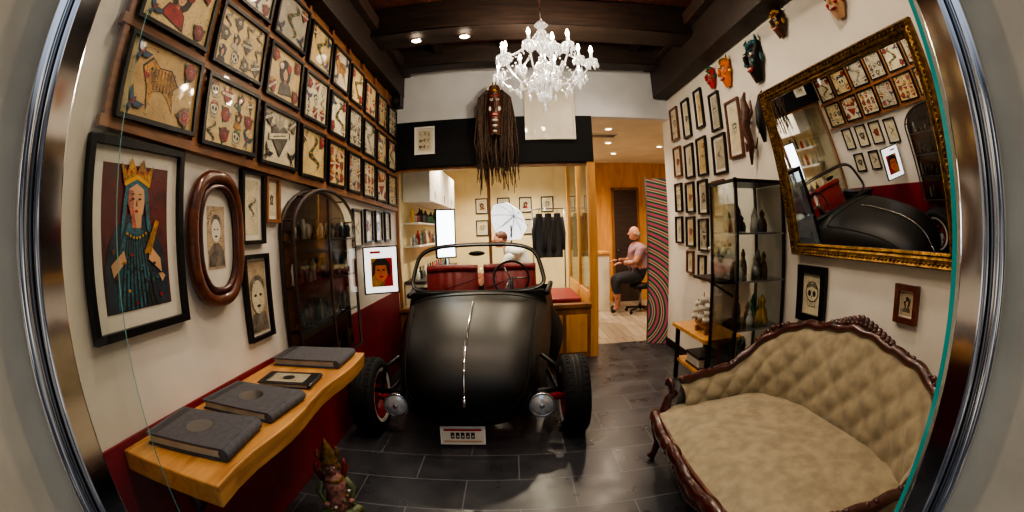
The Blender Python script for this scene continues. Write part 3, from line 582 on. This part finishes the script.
# ---------------- mirror (hung leaning forward from the wall)
b=MB(); w,h=1.42,1.08
def rectpath(w,h,z,nn=20):
    pts=[]
    for (x0,y0),(x1,y1) in (((-w,-h),(w,-h)),((w,-h),(w,h)),((w,h),(-w,h)),((-w,h),(-w,-h))): pts+=[((x0+(x1-x0)*i/nn)/2,(y0+(y1-y0)*i/nn)/2,z) for i in range(nn)]
    return pts
def mould(prof_):
    for (o1,z1),(o2,z2) in zip(prof_[:-1],prof_[1:]):
        c=[(-1,-1),(1,-1),(1,1),(-1,1)]
        for i in range(4):
            a,c2=c[i],c[(i+1)%4]
            b.poly([(a[0]*(w/2-o1),a[1]*(h/2-o1),z1),(c2[0]*(w/2-o1),c2[1]*(h/2-o1),z1),(c2[0]*(w/2-o2),c2[1]*(h/2-o2),z2),(a[0]*(w/2-o2),a[1]*(h/2-o2),z2)],'gold')
mould([(0,0),(0,.03),(.012,.045),(.022,.035),(.045,.03),(.055,.022),(.065,.03),(.075,.018),(.075,.01)])
for x,y,z in rectpath(w-.05,h-.05,.036,44): b.ell((x,y,z),(.011,.009,.006),'gold',6,4)
for x,y,z in rectpath(w-.14,h-.14,.024,60): b.ell((x,y,z),(.005,.005,.005),'brightgold',5,3)
b.flat([(-w/2+.075,-h/2+.075),(w/2-.075,-h/2+.075),(w/2-.075,h/2-.075),(-w/2+.075,h/2-.075)],.012,'mirror')
b.box((-w/2+.01,-h/2+.01,-.006),(w/2-.01,h/2-.01,.002),'dark_board')
b.tube([(-.4,h/2-.06,-.004),(-.2,h/2+.02,-.1),(0,h/2+.04,-.19)],.004,'steel',5); b.tube([(.4,h/2-.06,-.004),(.2,h/2+.02,-.1),(0,h/2+.04,-.19)],.004,'steel',5)
b.build('gilt_mirror',onR(1.62,1.80,.122)@Matrix.Rotation(math.radians(10.5),4,'X'))
# ---------------- right wall frames
Rf=[(4.45,2.62,.22,.38),(4.1,2.6,.2,.42),(3.76,2.62,.18,.4),(3.42,2.5,.2,.36),
(4.45,2.18,.22,.34),(4.12,2.14,.22,.36),(3.80,2.14,.22,.38),(3.42,2.1,.26,.36),(3.10,2.27,.24,.5),
(4.48,1.78,.2,.32),(4.16,1.76,.22,.32),(3.84,1.74,.22,.34),(3.5,1.7,.24,.34),(4.5,1.42,.2,.3),(4.18,1.4,.22,.32),(3.86,1.37,.22,.32),(4.2,1.08,.18,.24),(3.9,1.05,.18,.24)]
for i,(y,z,w,h) in enumerate(Rf):
    b=MB(); frame(b,w,h,'black' if i%4 else 'walnut',.018,.028,['pap1','pap1','pap0','pap3'][i%4],.03 if i%3 else .015,bw=bool(i%2),dens=.3 if i%3 else 1); b.build('framed_ink_print',onR(y,z))
b=MB(); frame(b,.3,.36,'black',.05,.03,'pap1',art=False); motif(b,'skull',0,0,.1,0,.011,True); b.build('framed_skull_print',onR(2.14,1.02))
b=MB(); frame(b,.17,.19,'walnut',.03,.03,'sepia',.008,art=False); motif(b,'lady',0,0,.04,0,.011,True); b.build('framed_small_print',onR(1.29,1.08))
def mask(name,y,z,w,h,k,kd,horn=False):
    b=MB(); b.grid(lambda u,v:(w/2*math.sin((u-.5)*math.pi)*(1-.55*(1-v)**2.2)*(1-.15*v**3),-h/2+h*v,.02+.4*w*math.cos((u-.5)*math.pi)*math.sin(.15+v*2.8)),14,14,k)
    for sx in (-1,1):
        b.ell((sx*w*.2,h*.12,.02+.36*w),(w*.12,h*.05,.01),'paper'); b.ell((sx*w*.2,h*.12,.028+.36*w),(w*.05,h*.035,.008),'ink'); b.tube([(sx*w*.08,h*.2,.02+.38*w),(sx*w*.32,h*.24,.02+.3*w)],.006,kd,6); b.ell((sx*w*.46,h*.05,.03),(w*.07,h*.12,.015),kd)
        if horn: b.tube([(sx*w*.25,h*.42,.03),(sx*w*.4,h*.55,.04),(sx*w*.3,h*.66,.03)],[w*.08,w*.06,.004],kd)
        b.ell((sx*w*.25,-h*.05,.02+.33*w),(w*.1,h*.06,.012),kd)
    b.ell((0,0,.03+.4*w),(w*.08,h*.12,w*.12),k); b.ell((0,-h*.22,.02+.33*w),(w*.2,h*.06,.014),'red'); b.ell((0,-h*.22,.03+.34*w),(w*.15,h*.025,.01),'paper')
    for i in range(5): b.ell((w*.2*(i-2)/2*1.5,h*.44+.02*(1-((i-2)/2)**2),.04),(w*.08,h*.07,.02),kd,8,6)
    b.build(name,onR(y,z,.001))
mask('carved_mask',2.6,2.69,.22,.33,'black','teal',True); mask('carved_mask',3.09,2.76,.17,.25,'orange','brightgold',True); mask('carved_mask',3.38,2.81,.14,.2,'red','green')
mask('carved_mask',2.19,2.84,.15,.2,'mask_br','yellow'); mask('carved_mask',1.55,2.72,.16,.2,'facepr','red')
b=MB()
b.tube([(0,-.28,.05),(.03,-.12,.06),(-.02,.02,.07),(.03,.14,.07),(-.01,.24,.06),(.02,.3,.05)],[.01,.03,.045,.04,.025,.01],'mask_br',10)
for s_ in (-1,1): b.tube([(0,.05,.06),(s_*.08,.12,.05),(s_*.07,.22,.04)],[.02,.014,.005],'mask_br'); b.tube([(0,-.1,.06),(s_*.07,-.16,.04),(s_*.1,-.08,.03)],[.018,.012,.004],'mask_br')
b.build('carved_antler_sculpture',onR(2.82,2.2,.001))
b=MB(); b.tube([(0,-.18,.05),(0,-.05,.07),(.01,.08,.07),(0,.18,.05)],[.015,.04,.035,.01],'black'); b.tube([(0,.16,.05),(.06,.2,.06)],[.02,.003],'black'); b.tube([(0,0,.06),(-.07,-.1,.05)],[.03,.005],'black'); b.build('carved_bird_sculpture',onR(2.60,2.24,.001))
# ---------------- display cabinet
b=MB(); x0,x1,y0,y1,Z=1.455,1.885,2.46,2.86,1.77
for x in (x0,x1-.02):
    for y in (y0,y1-.02): b.box((x,y,0),(x+.02,y+.02,Z),'black')
for z in (.0,.06,Z-.03): b.box((x0,y0,z),(x1,y1,z+.025),'black')
for z in (.42,.75,1.08,1.4): b.box((x0+.01,y0+.01,z),(x1-.01,y1-.01,z+.008),'glass2'); b.box((x0,y0,z-.004),(x1,y0+.008,z+.008),'steel')
b.box((x0+.004,y0+.02,.08),(x0+.008,y1-.02,Z-.03),'glass'); b.box((x0+.02,y0+.004,.08),(x1-.02,y0+.008,Z-.03),'glass')
for z in (.09,.43,.76,1.09,1.41):
    for i in range(10):
        x=random.uniform(x0+.06,x1-.07); y=random.uniform(y0+.07,y1-.07); r=random.uniform(.02,.035); hh=random.uniform(.1,.22); k=random.choice(['mask_br','steel','gold','paper','red','teal','pinkp','green','paper','white'])
        b.tube([(x,y,z),(x,y,z+hh*.3),(x,y,z+hh*.55),(x,y,z+hh*.65),(x,y,z+hh*.8),(x,y,z+hh)],[r,r*1.1,r*.8,r*.4,r*.65,r*.2],k,9)
b.tube([(1.72,2.52,.76),(1.72,2.52,.8),(1.72,2.52,.86),(1.72,2.52,.9),(1.72,2.52,.94),(1.72,2.52,.98)],[.05,.055,.04,.02,.03,.005],'brightgold',12)
b.build('glass_display_cabinet')
b=MB(); b.box((1.5,3.0,.52),(1.88,3.75,.555),'orange_wood'); b.box((1.55,3.0,.18),(1.88,3.75,.21),'orange_wood')
for y in (3.02,3.7): b.box((1.53,y,0),(1.57,y+.03,.52),'black'); b.box((1.84,y,0),(1.88,y+.03,.52),'black')
b.build('low_wooden_shelf',bevel=.003)
b=MB(); b.box((1.6,2.98,1.0),(1.895,3.5,1.025),'dark_board'); b.tube([(1.63,3.24,1.0),(1.88,3.24,.85)],.01,'black'); b.build('wall_bracket_shelf')
b=MB(); b.grid(lambda u,v:(1.60+(.045*math.sin(u*math.pi))*(2*v-1) ,3.08+.36*u,.575+.07*abs(2*v-1)+.04*(2*u-1)**2),12,8,'brown')
for y,h in ((3.15,.2),(3.26,.26),(3.37,.19)):
    b.tube([(1.60,y,.58),(1.60,y,.64+h)],.005,'brown'); 
    for k in range(3):
        zz=.66+h*.28*k; b.grid(lambda u,v:(1.60+(u-.5)*.14*(1-.2*k),y-.025*math.sin(v*math.pi),zz+v*h*.24),4,4,'paper')
b.tube([(1.6,3.08,.64),(1.6,3.0,.68)],.005,'brown'); b.box((1.57,3.15,.556),(1.63,3.18,.60),'brown');b.box((1.57,3.34,.556),(1.63,3.37,.60),'brown'); b.build('model_ship')
b=MB(); b.lathe([(0,0),(.04,0),(.05,.05),(.025,.11),(.03,.13)],(1.70,3.15,1.026),'white',14)
for i in range(18):
    a=i*.9; r=.03+.06*(i%3)/2; p=(1.70+r*math.cos(a),3.15+r*math.sin(a),1.24+.03*(i%4)); b.tube([(1.70,3.15,1.14),p],.003,'green',5); b.ell(p,(.022,.022,.018),'paper' if i%2 else 'pinkp',7,5)
b.build('flower_vase')
album('magazine_stack',(1.7,3.4,.212),.25,.3,.12,0,'dkpage')

# ---------------- sofa
sofa=empty('antique_sofa',(1.35,1.52,0))
def sb(b,name,**k):
    o=b.build(name,**k); o.parent=sofa; o.matrix_parent_inverse=Matrix.Translation((-1.3,-1.45,0)); return o
path=[(.93,2.20,.52),(1.12,2.25,.53),(1.34,2.27,.56),(1.54,2.2,.72),(1.66,1.98,.84),(1.70,1.72,.88),(1.71,1.45,.91),(1.70,1.18,.87),(1.66,.92,.83),(1.54,.7,.72),(1.34,.63,.56),(1.12,.65,.53),(.93,.70,.52)]
def pn(t):
    a=cat(path,max(0,t-.01)); c=cat(path,min(1,t+.01)); d=Vector((c[0]-a[0],c[1]-a[1],0)).normalized(); return Vector((d.y,-d.x,0))
cin=Vector((1.2,1.45,0))
def inner(u,v,off=0.0,tuft=True):
    x,y,h=cat(path,u); n=pn(u)
    if (cin-Vector((x,y,0))).dot(n)<0: n=-n
    z=.34+(h-.34)*v
    tb=0
    if tuft:
        U=u*15; V=v*3.0*(h-.3)/.6
        tb=.022*abs(math.cos(math.pi*(U+V)/1.0)*math.cos(math.pi*(U-V)/1.0))**.6
        tb*=math.sin(math.pi*min(1,v*1.02))**.4 if v<.98 else 0
    o=.06*math.sin(v*math.pi*.9)*.6+tb-.07*v+.07+off
    return (x+n.x*o,y+n.y*o,z)
b=MB(); b.grid(lambda u,v:inner(u,v),220,26,'beige')
b.grid(lambda u,v:(lambda p,q:(p[0]*(1-v)+q[0]*v,p[1]*(1-v)+q[1]*v,p[2]*(1-v)+q[2]*v))(inner(u,1,0,False),(lambda w:(w[0],w[1],.16))(inner(u,1,-.07,False))),60,4,'beige')
sb(b,'back_and_arms')
b=MB()
for i in range(15):
    for j in range(1,4):
        u=(i+.5*(j%2)+.0)/15
        if 0.02<u<.98:
            p=inner(u,j/4,-.004,False); b.ell(p,(.009,.009,.009),'beige',6,4)
sb(b,'buttons')
b=MB()
n=120; top=[inner(i/n,1,-.01,False) for i in range(n+1)]
b.tube([(x,y,z+.012+.006*math.sin(i*.9)) for i,(x,y,z) in enumerate(top)],[.024+.006*abs(math.sin(i*.45)) for i in range(n+1)],'mahog',10)
for i in range(0,n,2):
    x,y,z=top[i]; b.ell((x,y,z+.03),(.014,.018,.014),'mahog',7,5)
for i in range(-7,8):
    x,y,z=inner(.5+i*.011,1,-.015,False); a=1-abs(i)/8
    b.ell((x,y,z+.03+.03*a**1.2),(.02,.024,.022+.015*a),'mahog',8,6); b.ell((x-.012,y,z+.03+.02*a),(.012,.02,.014),'mahog',7,5)
for s_ in (.27,.73):
    for i in range(-3,4):
        x,y,z=inner(s_+i*.012,1,-.015,False); b.ell((x,y,z+.03+.03*(1-abs(i)/4)),(.018,.022,.022),'mahog',7,5)
for yy,sg in ((2.20,1),(.70,-1)):
    b.tube([(.87+0.0,yy+sg*(.0+.055*(1-k/22)*math.cos(k*.42)),.50+.055*(1-k/22)*math.sin(k*.42)) for k in range(18)],[.018-.0006*k for k in range(18)],'mahog',8)
    b.tube([(.90,yy,.47),(.87,yy+sg*.02,.42),(.85,yy,.36),(.84,yy-sg*.01,.28)],[.03,.026,.034,.04],'mahog',10)
    b.tube([(.84,yy-sg*.01,.30),(.81,yy,.22),(.82,yy,.13),(.80,yy,.05),(.78,yy,.02)],[.045,.042,.026,.02,.03],'mahog',10)
    b.tube([(1.62,yy-sg*.1,.3),(1.66,yy-sg*.08,.12),(1.68,yy-sg*.08,.015)],[.04,.03,.022],'mahog',10)
fx=lambda y:.80-.06*math.cos((y-1.45)/.78*math.pi/2)
ysn=60; fr=[(fx(.66+1.58*i/ysn),.66+1.58*i/ysn) for i in range(ysn+1)]
b.tube([(x,y,.285-.02*math.cos((y-1.45)*12)*.6) for x,y in fr],[.034+.008*abs(math.sin(i*.5)) for i in range(ysn+1)],'mahog',10,flatn=1.3)
b.tube([(x+.012,y,.33) for x,y in fr],.012,'walnut',8)
for i in range(-6,7):
    y=1.45+i*.028; a=1-abs(i)/7; b.ell((fx(y)-.02,y,.27-.03*a),(.022,.02,.02+.025*a),'mahog',8,6)
for i in range(2,ysn-1,2): x,y=fr[i]; b.ell((x-.025,y,.275),(.014,.018,.02),'mahog',6,5)
sb(b,'carved_frame')
b=MB()
def seat(u,v):
    y=.70+1.5*v; xf=fx(y)+.005; xb=1.62; x=xf+(xb-xf)*u
    e=math.sin(math.pi*min(max(v,0),1))**.35 if 0<v<1 else 0; z=.335+.075*min(1,(math.sin(min(u*5,1)*math.pi/2)))*(.55+.45*e)
    return (x,y,z+.004*math.sin(v*20)*math.sin(u*9))
b.grid(seat,30,50,'beige'); b.box((.84,.72,.2),(1.6,2.18,.33),'beige'); sb(b,'seat_cushion')

# ---------------- storefront chrome + glass
for nm,s_ in (('door_frame_left',-1),('door_frame_right',1)):
    b=MB()
    def sx(a,c): return (min(s_*a,s_*c),max(s_*a,s_*c))
    for a,c,y0_,y1_,k in ((.80,.835,.335,.40,'chrome'),(.837,.845,.345,.40,'black'),(.847,.90,.33,.40,'steel'),(.902,.91,.345,.40,'black'),(.912,.965,.335,.40,'chrome')):
        q=sx(a,c); b.box((q[0],y0_,0),(q[1],y1_,2.9),k)
    b.box((sx(.79,.965)[0],.34,2.9),(sx(.79,.965)[1],.4,3.0),'steel')
    b.tube([(s_*.873,.325,0),(s_*.873,.325,2.9)],.024,'chrome',16)
    b.build(nm,bevel=.008)
b=MB(); b.box((-.965,.34,3.0),(.965,.42,3.08),'steel'); b.build('trim_door_header')
def pane(name,p,q,h=2.6,z0=.05):
    b=MB(); d=(Vector(q)-Vector(p)); n=Vector((-d.y,d.x)).normalized()*.006
    c=[(p[0]-n.x,p[1]-n.y),(q[0]-n.x,q[1]-n.y),(q[0]+n.x,q[1]+n.y),(p[0]+n.x,p[1]+n.y)]
    b.add([(x,y,z0) for x,y in c]+[(x,y,h) for x,y in c],[(0,1,5,4),(2,3,7,6)],'glass'); b.add([(x,y,z0) for x,y in c]+[(x,y,h) for x,y in c],[(3,0,4,7),(1,2,6,5)],'tealglass')
    b.build(name)
pane('window_3',(.80,.415),(1.25,.58)); pane('window_4',(-.80,.56),(-.86,.42))

# ---------------- people
def human(name,joints,edges,rad,cls,mats,root=0):
    me=D.meshes.new(name+'_sk'); me.from_pydata(joints,edges,[]); ob=D.objects.new(name+'_tmp',me); COL.objects.link(ob)
    ob.modifiers.new('k','SKIN'); sk=me.skin_vertices[0].data
    for i,r in enumerate(rad): sk[i].radius=(r,r) if not isinstance(r,tuple) else r
    sk[root].use_root=True
    s=ob.modifiers.new('s','SUBSURF'); s.levels=2; s.render_levels=2
    bpy.context.view_layer.update(); dg=bpy.context.evaluated_depsgraph_get(); m2=D.meshes.new_from_object(ob.evaluated_get(dg)); D.objects.remove(ob)
    m2.materials.clear()
    for k in mats: m2.materials.append(M[k])
    for p in m2.polygons:
        p.use_smooth=True; c=p.center; i=min(range(len(joints)),key=lambda i:(Vector(joints[i])-c).length); p.material_index=cls[i]
    o=D.objects.new(name,m2); COL.objects.link(o); return o
def head(par,c,f,skin,hair,R=.1,bald=False):
    b=MB(); b.M=Matrix.Translation(c)@Matrix.Rotation(f,4,'Z')
    b.ell((0,0,0),(.078,.095,.115),skin,20,14); b.ell((0,-.025,-.055),(.055,.065,.06),skin,14,10)
    b.tube([(0,-.092,.015),(0,-.112,-.015),(0,-.1,-.028)],[.008,.016,.01],skin,8)
    for s_ in (-1,1):
        b.ell((s_*.03,-.083,.012),(.014,.01,.008),'paper',10,6); b.ell((s_*.03,-.092,.012),(.006,.004,.006),'ink',8,5); b.tube([(s_*.015,-.092,.034),(s_*.045,-.082,.034)],.004,hair,6); b.ell((s_*.079,.0,-.005),(.012,.022,.03),skin,10,7)
    b.ell((0,-.088,-.055),(.022,.008,.007),'redleather',10,6)
    if not bald: b.ell((0,.018,.034),(.085,.1,.1),hair,18,12)
    else: b.ell((0,.03,-.02),(.08,.08,.06),hair,14,9)
    o=b.build('head'); o.parent=par; return o
def hand(b,w,d,up,skin):
    w=Vector(w); d=Vector(d).normalized(); s=d.cross(Vector(up)).normalized(); n=s.cross(d)
    b.tube([tuple(w),tuple(w+d*.04),tuple(w+d*.085)],[.026,.038,.036],skin,8,flatn=.5)
    for i,l in enumerate((.065,.075,.07,.055)):
        o=w+d*.08+s*(.03-.02*i); b.tube([tuple(o),tuple(o+d*l*.4-n*.004),tuple(o+d*l*.75-n*.018),tuple(o+d*l*.9-n*.035)],[.009,.0085,.008,.006],skin,6)
    o=w+d*.03+s*.035; b.tube([tuple(o),tuple(o+s*.025+d*.02),tuple(o+s*.03+d*.045-n*.01)],[.011,.01,.008],skin,6)
bx,by=2.18,7.0
J=[(bx,by,.66),(bx-.02,by,.85),(bx-.04,by,1.05),(bx-.05,by,1.16),(bx-.07,by-.0,1.23),
(bx-.05,by-.19,1.10),(bx-.16,by-.27,.88),(bx-.36,by-.2,.88),(bx-.05,by+.19,1.10),(bx-.14,by+.25,.88),(bx-.34,by+.2,.90),
(bx-.06,by-.11,.62),(bx-.46,by-.14,.60),(bx-.44,by-.14,.14),(bx-.56,by-.14,.05),(bx-.06,by+.11,.62),(bx-.46,by+.14,.60),(bx-.36,by+.14,.14),(bx-.5,by+.14,.05)]
E=[(0,1),(1,2),(2,3),(3,4),(3,5),(5,6),(6,7),(3,8),(8,9),(9,10),(0,11),(11,12),(12,13),(13,14),(0,15),(15,16),(16,17),(17,18)]
Rr=[.17,.18,.185,.12,.06,.09,.056,.038,.09,.056,.038,.115,.08,.048,.04,.115,.08,.048,.04]
cl=[0,0,0,0,1,0,1,1,0,1,1,2,2,1,2,2,2,1,2]
pz=human('seated_person',J,E,Rr,cl,['pinkshirt','skin2','dkcloth'])
head(pz,(bx-.1,by,1.36),-math.pi/2,'skin','greyhair',bald=True)
b=MB(); hand(b,(bx-.38,by-.2,.88),(-1,0,-.1),(0,0,1),'skin2'); hand(b,(bx-.36,by+.2,.9),(-1,0,-.1),(0,0,1),'skin2'); o=b.build('hands'); o.parent=pz
b=MB(); b.lathe([(0,.50),(.19,.50),(.2,.46),(.18,.42),(0,.42)],(bx,by,0),'black',20); b.tube([(bx,by,.42),(bx,by,.1)],.025,'steel')
for k in range(5): a=k*1.257; b.tube([(bx,by,.1),(bx+.26*math.cos(a),by+.26*math.sin(a),.07)],.018,'black'); b.ell((bx+.26*math.cos(a),by+.26*math.sin(a),.03),(.03,.02,.03),'black')
b.build('rolling_stool')
# tattoo artist bending forward over the bed
tx,ty=-.0,6.3
J=[(tx+.2,ty+.1,.66),(tx+.18,ty+.08,.86),(tx+.08,ty+.02,1.08),(tx-.02,ty-.01,1.19),(tx-.10,ty-.03,1.24),
(tx-.02,ty-.19,1.12),(tx-.15,ty-.2,.90),(tx-.36,ty-.02,.86),(tx+.02,ty+.18,1.12),(tx-.14,ty+.26,.90),(tx-.36,ty+.14,.86),
(tx+.14,ty-.02,.62),(tx-.22,ty-.12,.6),(tx-.2,ty-.12,.12),(tx-.32,ty-.12,.05),(tx+.14,ty+.2,.62),(tx-.2,ty+.3,.6),(tx-.1,ty+.3,.12),(tx-.22,ty+.3,.05)]
Rr=[.15,.155,.16,.11,.055,.085,.055,.036,.085,.055,.036,.11,.075,.045,.04,.11,.075,.045,.04]
cl=[0,0,0,0,1,0,0,1,0,0,1,2,2,2,2,2,2,2,2]
pz=human('tattoo_artist',J,E,Rr,cl,['whiteshirt','skin','dkcloth'])
head(pz,(tx-.17,ty-.05,1.33),-math.pi/2+.3,'skin','mask_br')
b=MB(); hand(b,(tx-.38,ty-.02,.86),(-1,.1,-.5),(0,0,1),'skin'); hand(b,(tx-.38,ty+.14,.86),(-1,0,-.5),(0,0,1),'skin'); o=b.build('hands'); o.parent=pz
b=MB(); b.lathe([(0,.50),(.17,.50),(.18,.46),(.16,.42),(0,.42)],(tx+.2,ty+.1,0),'black',20); b.tube([(tx+.2,ty+.1,.42),(tx+.2,ty+.1,.08)],.025,'steel'); b.lathe([(0,.08),(.2,.05),(.22,.0),(0,0)],(tx+.2,ty+.1,0),'steel',20); b.build('rolling_stool')

# ---------------- studio contents
b=MB(); b.box((-1.0,6.1,.6),(-.48,7.7,.72),'redleather'); b.box((-.95,6.4,.0),(-.5,6.6,.6),'black'); b.box((-.95,7.3,.0),(-.5,7.5,.6),'black'); b.cbox((-.74,5.95,.82),(.5,.45,.1),'redleather',Matrix.Rotation(-.5,4,'X')); b.build('tattoo_bed',bevel=.02)
b=MB()
for i in range(3): b.box((-1.29,5.0+i*.75,1.85),(-.95,5.7+i*.75,2.35),'white'); b.box((-.955,5.32+i*.75,1.9),(-.945,5.36+i*.75,2.0),'steel')
b.build('wall_cupboard',bevel=.005)
b=MB()
for z in (1.3,1.58):
    b.box((-1.29,5.0,z),(-1.1,7.4,z+.02),'white')
    for i in range(17): y=5.07+i*.135; hh=random.uniform(.08,.2); r=random.uniform(.02,.035); b.tube([(-1.19,y,z+.02),(-1.19,y,z+.02+hh*.7),(-1.19,y,z+.02+hh*.8),(-1.19,y,z+.02+hh)],[r,r,r*.5,r*.4],random.choice(['white','dkpage','red','blue','steel','green','yellow','pinkp']),8)
b.build('supply_shelf')
b=MB(); b.box((-1.29,4.95,0),(-1.05,7.9,.86),'white'); b.box((-1.29,4.93,.86),(-1.03,7.92,.9),'dkpage'); 
for i in range(16): y=5.1+i*.17; k=random.choice(['white','black','red','blue','steel','green']); b.tube([(-1.16,y,.9),(-1.16,y,.98),(-1.16,y,1.0),(-1.16,y,1.05)],[.03,.03,.012,.01],k,8)
b.build('worktop_counter',bevel=.004)
for i in range(8):
    b=MB(); frame(b,.24,.3,'black',.02,.02,'pap1',.02,bw=bool(i%2),dens=.3); b.build('framed_ink_print',onB(-.55+i%4*.42,1.95-(i//4)*.42,.001,8.2))
def softbox(x,y,z,w,h,rz):
    b=MB(); b.box((-w/2,-.0,-h/2),(w/2,.05,h/2),'black'); b.box((-w/2+.02,-.008,-h/2+.02),(w/2-.02,0,h/2-.02),'softbox'); b.tube([(0,.05,0),(0,.08,-z+.1)],.012,'black')
    for k in range(3): a=k*2.1; b.tube([(0,.08,-z+.25),(.15*math.cos(a),.08+.15*math.sin(a),-z+.012)],.009,'black')
    b.build('softbox_lamp',Matrix.Translation((x,y,z))@Matrix.Rotation(rz,4,'Z'))
softbox(-.82,5.3,1.45,.26,.62,.4)
b=MB(); b.M=Matrix.Translation((-.0,7.3,1.66))@Matrix.Rotation(-1.0,4,'X')@Matrix.Rotation(.55,4,'Y')  # glowing umbrella made up to stand for the white shapes in the studio
for i in range(8):
    a0=i*math.pi/4; b.grid(lambda u,v:(.45*math.sin(v*1.0)*math.cos(a0+u*math.pi/4)*(1-.1*math.sin(u*math.pi)*v),.45*math.sin(v*1.0)*math.sin(a0+u*math.pi/4)*(1-.1*math.sin(u*math.pi)*v),.45*math.cos(v*1.0)-.35),4,8,'whiteglow'); b.tube([(.45*math.sin(v/6)*math.cos(a0),.45*math.sin(v/6)*math.sin(a0),.45*math.cos(v/6)-.35) for v in range(7)],.006,'steel',5)
b.tube([(0,0,.07),(0,0,-.3)],.008,'steel'); b.M=Matrix(); b.tube([(-.0,7.42,1.55),(-.0,7.42,.02)],.014,'black')
for k in range(3): a=k*2.1; b.tube([(-.0,7.42,.3),(-.0+.25*math.cos(a),7.42+.25*math.sin(a),.012)],.009,'black')
b.build('umbrella_stand_in')
b=MB(); 
for i in range(3):
    x=.46+i*.15; b.grid(lambda u,v:(x+.08*math.cos(u*6.283)*(1-.35*v**3),6.95+.06*math.sin(u*6.283),1.0+.72*v),14,10,'dkcloth'); 
    b.tube([(x,6.95,1.72),(x,6.95,1.8)],.005,'steel')
    for s_ in (-1,1): b.tube([(x+s_*.06,6.93,1.66),(x+s_*.10,6.92,1.4),(x+s_*.09,6.9,1.12)],[.035,.03,.025],'dkcloth')
b.tube([(.35,6.95,1.8),(.87,6.95,1.8)],.012,'steel'); b.tube([(.35,6.95,1.8),(.35,6.95,0)],.012,'steel'); b.tube([(.87,6.95,1.8),(.87,6.95,0)],.012,'steel'); b.build('coat_rack')
b=MB(); b.box((.42,5.2,.45),(.85,6.2,.6),'redleather'); b.box((.46,5.25,0),(.82,6.15,.45),'black'); b.build('red_bench',bevel=.02)
b=MB(); b.box((1.35,7.3,0),(1.7,7.9,1.0),'hallwall'); b.box((1.32,7.27,1.0),(1.73,7.93,1.04),'orange_wood'); b.build('reception_counter',bevel=.004)
b=MB(); b.box((0,-.02,0),(.30,.02,2.05),'psy'); b.box((-.015,-.025,0),(0,.025,2.07),'steel'); b.box((.30,-.025,0),(.315,.025,2.07),'steel'); b.build('painted_door_panel',Matrix.Translation((1.68,5.04,.0))@Matrix.Rotation(math.radians(-25),4,'Z'))
def spot(x,y,z,e,name='ceiling_spotlight'):
    b=MB(); b.lathe([(.05,0),(.055,-.012),(.042,-.014)],(0,0,0),'chrome',18); b.disc(0,0,.042,.042,-.010,'lamp'); 
    o=b.build(name,Matrix.Translation((x,y,z)))
    l=light('lamp','SPOT',(0,0,-.04),e,(1,.80,.60),.05,None,o,spot_size=math.radians(140),spot_blend=.8)
for x,y,z in ((-.78,3.42,3.186),(-.35,3.42,3.186),(.9,3.9,3.39)): spot(x,y,z,42)
for x,y in ((-.5,2.5),(1.0,2.5),(.2,1.2),(-.6,1.2),(1.1,1.2)): spot(x,y,3.49,46)  # unseen spots added as fill light over the front of the room
for x,y in ((1.3,5.3),(1.5,6.2),(1.8,7.1),(2.4,6.4)): spot(x,y,2.749,85)
for x,y in ((-.7,5.5),(.3,5.5),(-.7,7),(.4,7.2)): spot(x,y,2.749,200)
b=MB(); b.box((1.1,5.6,2.735),(1.5,5.8,2.749),'white'); 
for i in range(6): b.box((1.12,5.615+i*.03,2.73),(1.48,5.625+i*.03,2.735),'steel')
b.build('ceiling_vent')
# world: unseen street, made-up bright and dark blocks for the chrome to reflect
w=D.worlds.new('w'); bpy.context.scene.world=w; w.use_nodes=True; nt=w.node_tree; bg=nt.nodes['Background']
tc=N(nt,'ShaderNodeTexCoord'); sp=N(nt,'ShaderNodeSeparateXYZ'); L(nt,tc.outputs['Generated'],sp.inputs[0])
vo=N(nt,'ShaderNodeTexVoronoi',i_Scale=5.0); vo.distance='CHEBYCHEV'; L(nt,tc.outputs['Generated'],vo.inputs['Vector']); sc=N(nt,'ShaderNodeSeparateColor'); L(nt,vo.outputs['Color'],sc.inputs[0])
fac=ramp(nt,sc.outputs[0],[(0,(.05,.05,.06,1)),(.45,(.35,.32,.29,1)),(.7,(1.1,1.0,.85,1)),(.85,(.15,.17,.2,1))],True)
zz=ramp(nt,sp.outputs[2],[(.35,(0,0,0,1)),(.6,(1,1,1,1))])
L(nt,mixc(nt,zz,fac,(.95,1.1,1.35,1)),bg.inputs[0]); bg.inputs[1].default_value=.85
try: bpy.context.scene.view_settings.look='AgX - Medium High Contrast'
except Exception as ex: print(ex)
# camera: 15 mm full-frame fisheye (equisolid; default 10.5 mm lens on 25.2 mm width is the same ratio as 15/36)
c=D.cameras.new('camera'); c.type='PANO'; c.sensor_width=36; c.sensor_fit='HORIZONTAL'
c.clip_start=.01; c.clip_end=60
done=False
for tgt in (c,getattr(c,'cycles',None)):
    if tgt is not None and hasattr(tgt,'fisheye_lens'):
        tgt.panorama_type='FISHEYE_EQUISOLID'; tgt.fisheye_lens=15; tgt.fisheye_fov=math.pi; done=True
if not done: c.sensor_width=25.2
co=D.objects.new('camera',c); COL.objects.link(co); bpy.context.scene.camera=co
def tf(d,ro=.0333,p=.0582):
    a,s=math.cos(ro),math.sin(ro); d=(a*d[0]+s*d[2],d[1],-s*d[0]+a*d[2]); a,s=math.cos(p),math.sin(p); return Vector((d[0],a*d[1]+s*d[2],-s*d[1]+a*d[2]))
r_,f_,u_=tf((1,0,0)),tf((0,1,0)),tf((0,0,1))
co.matrix_world=FR(r_,u_,-f_,(0,0,1.45))
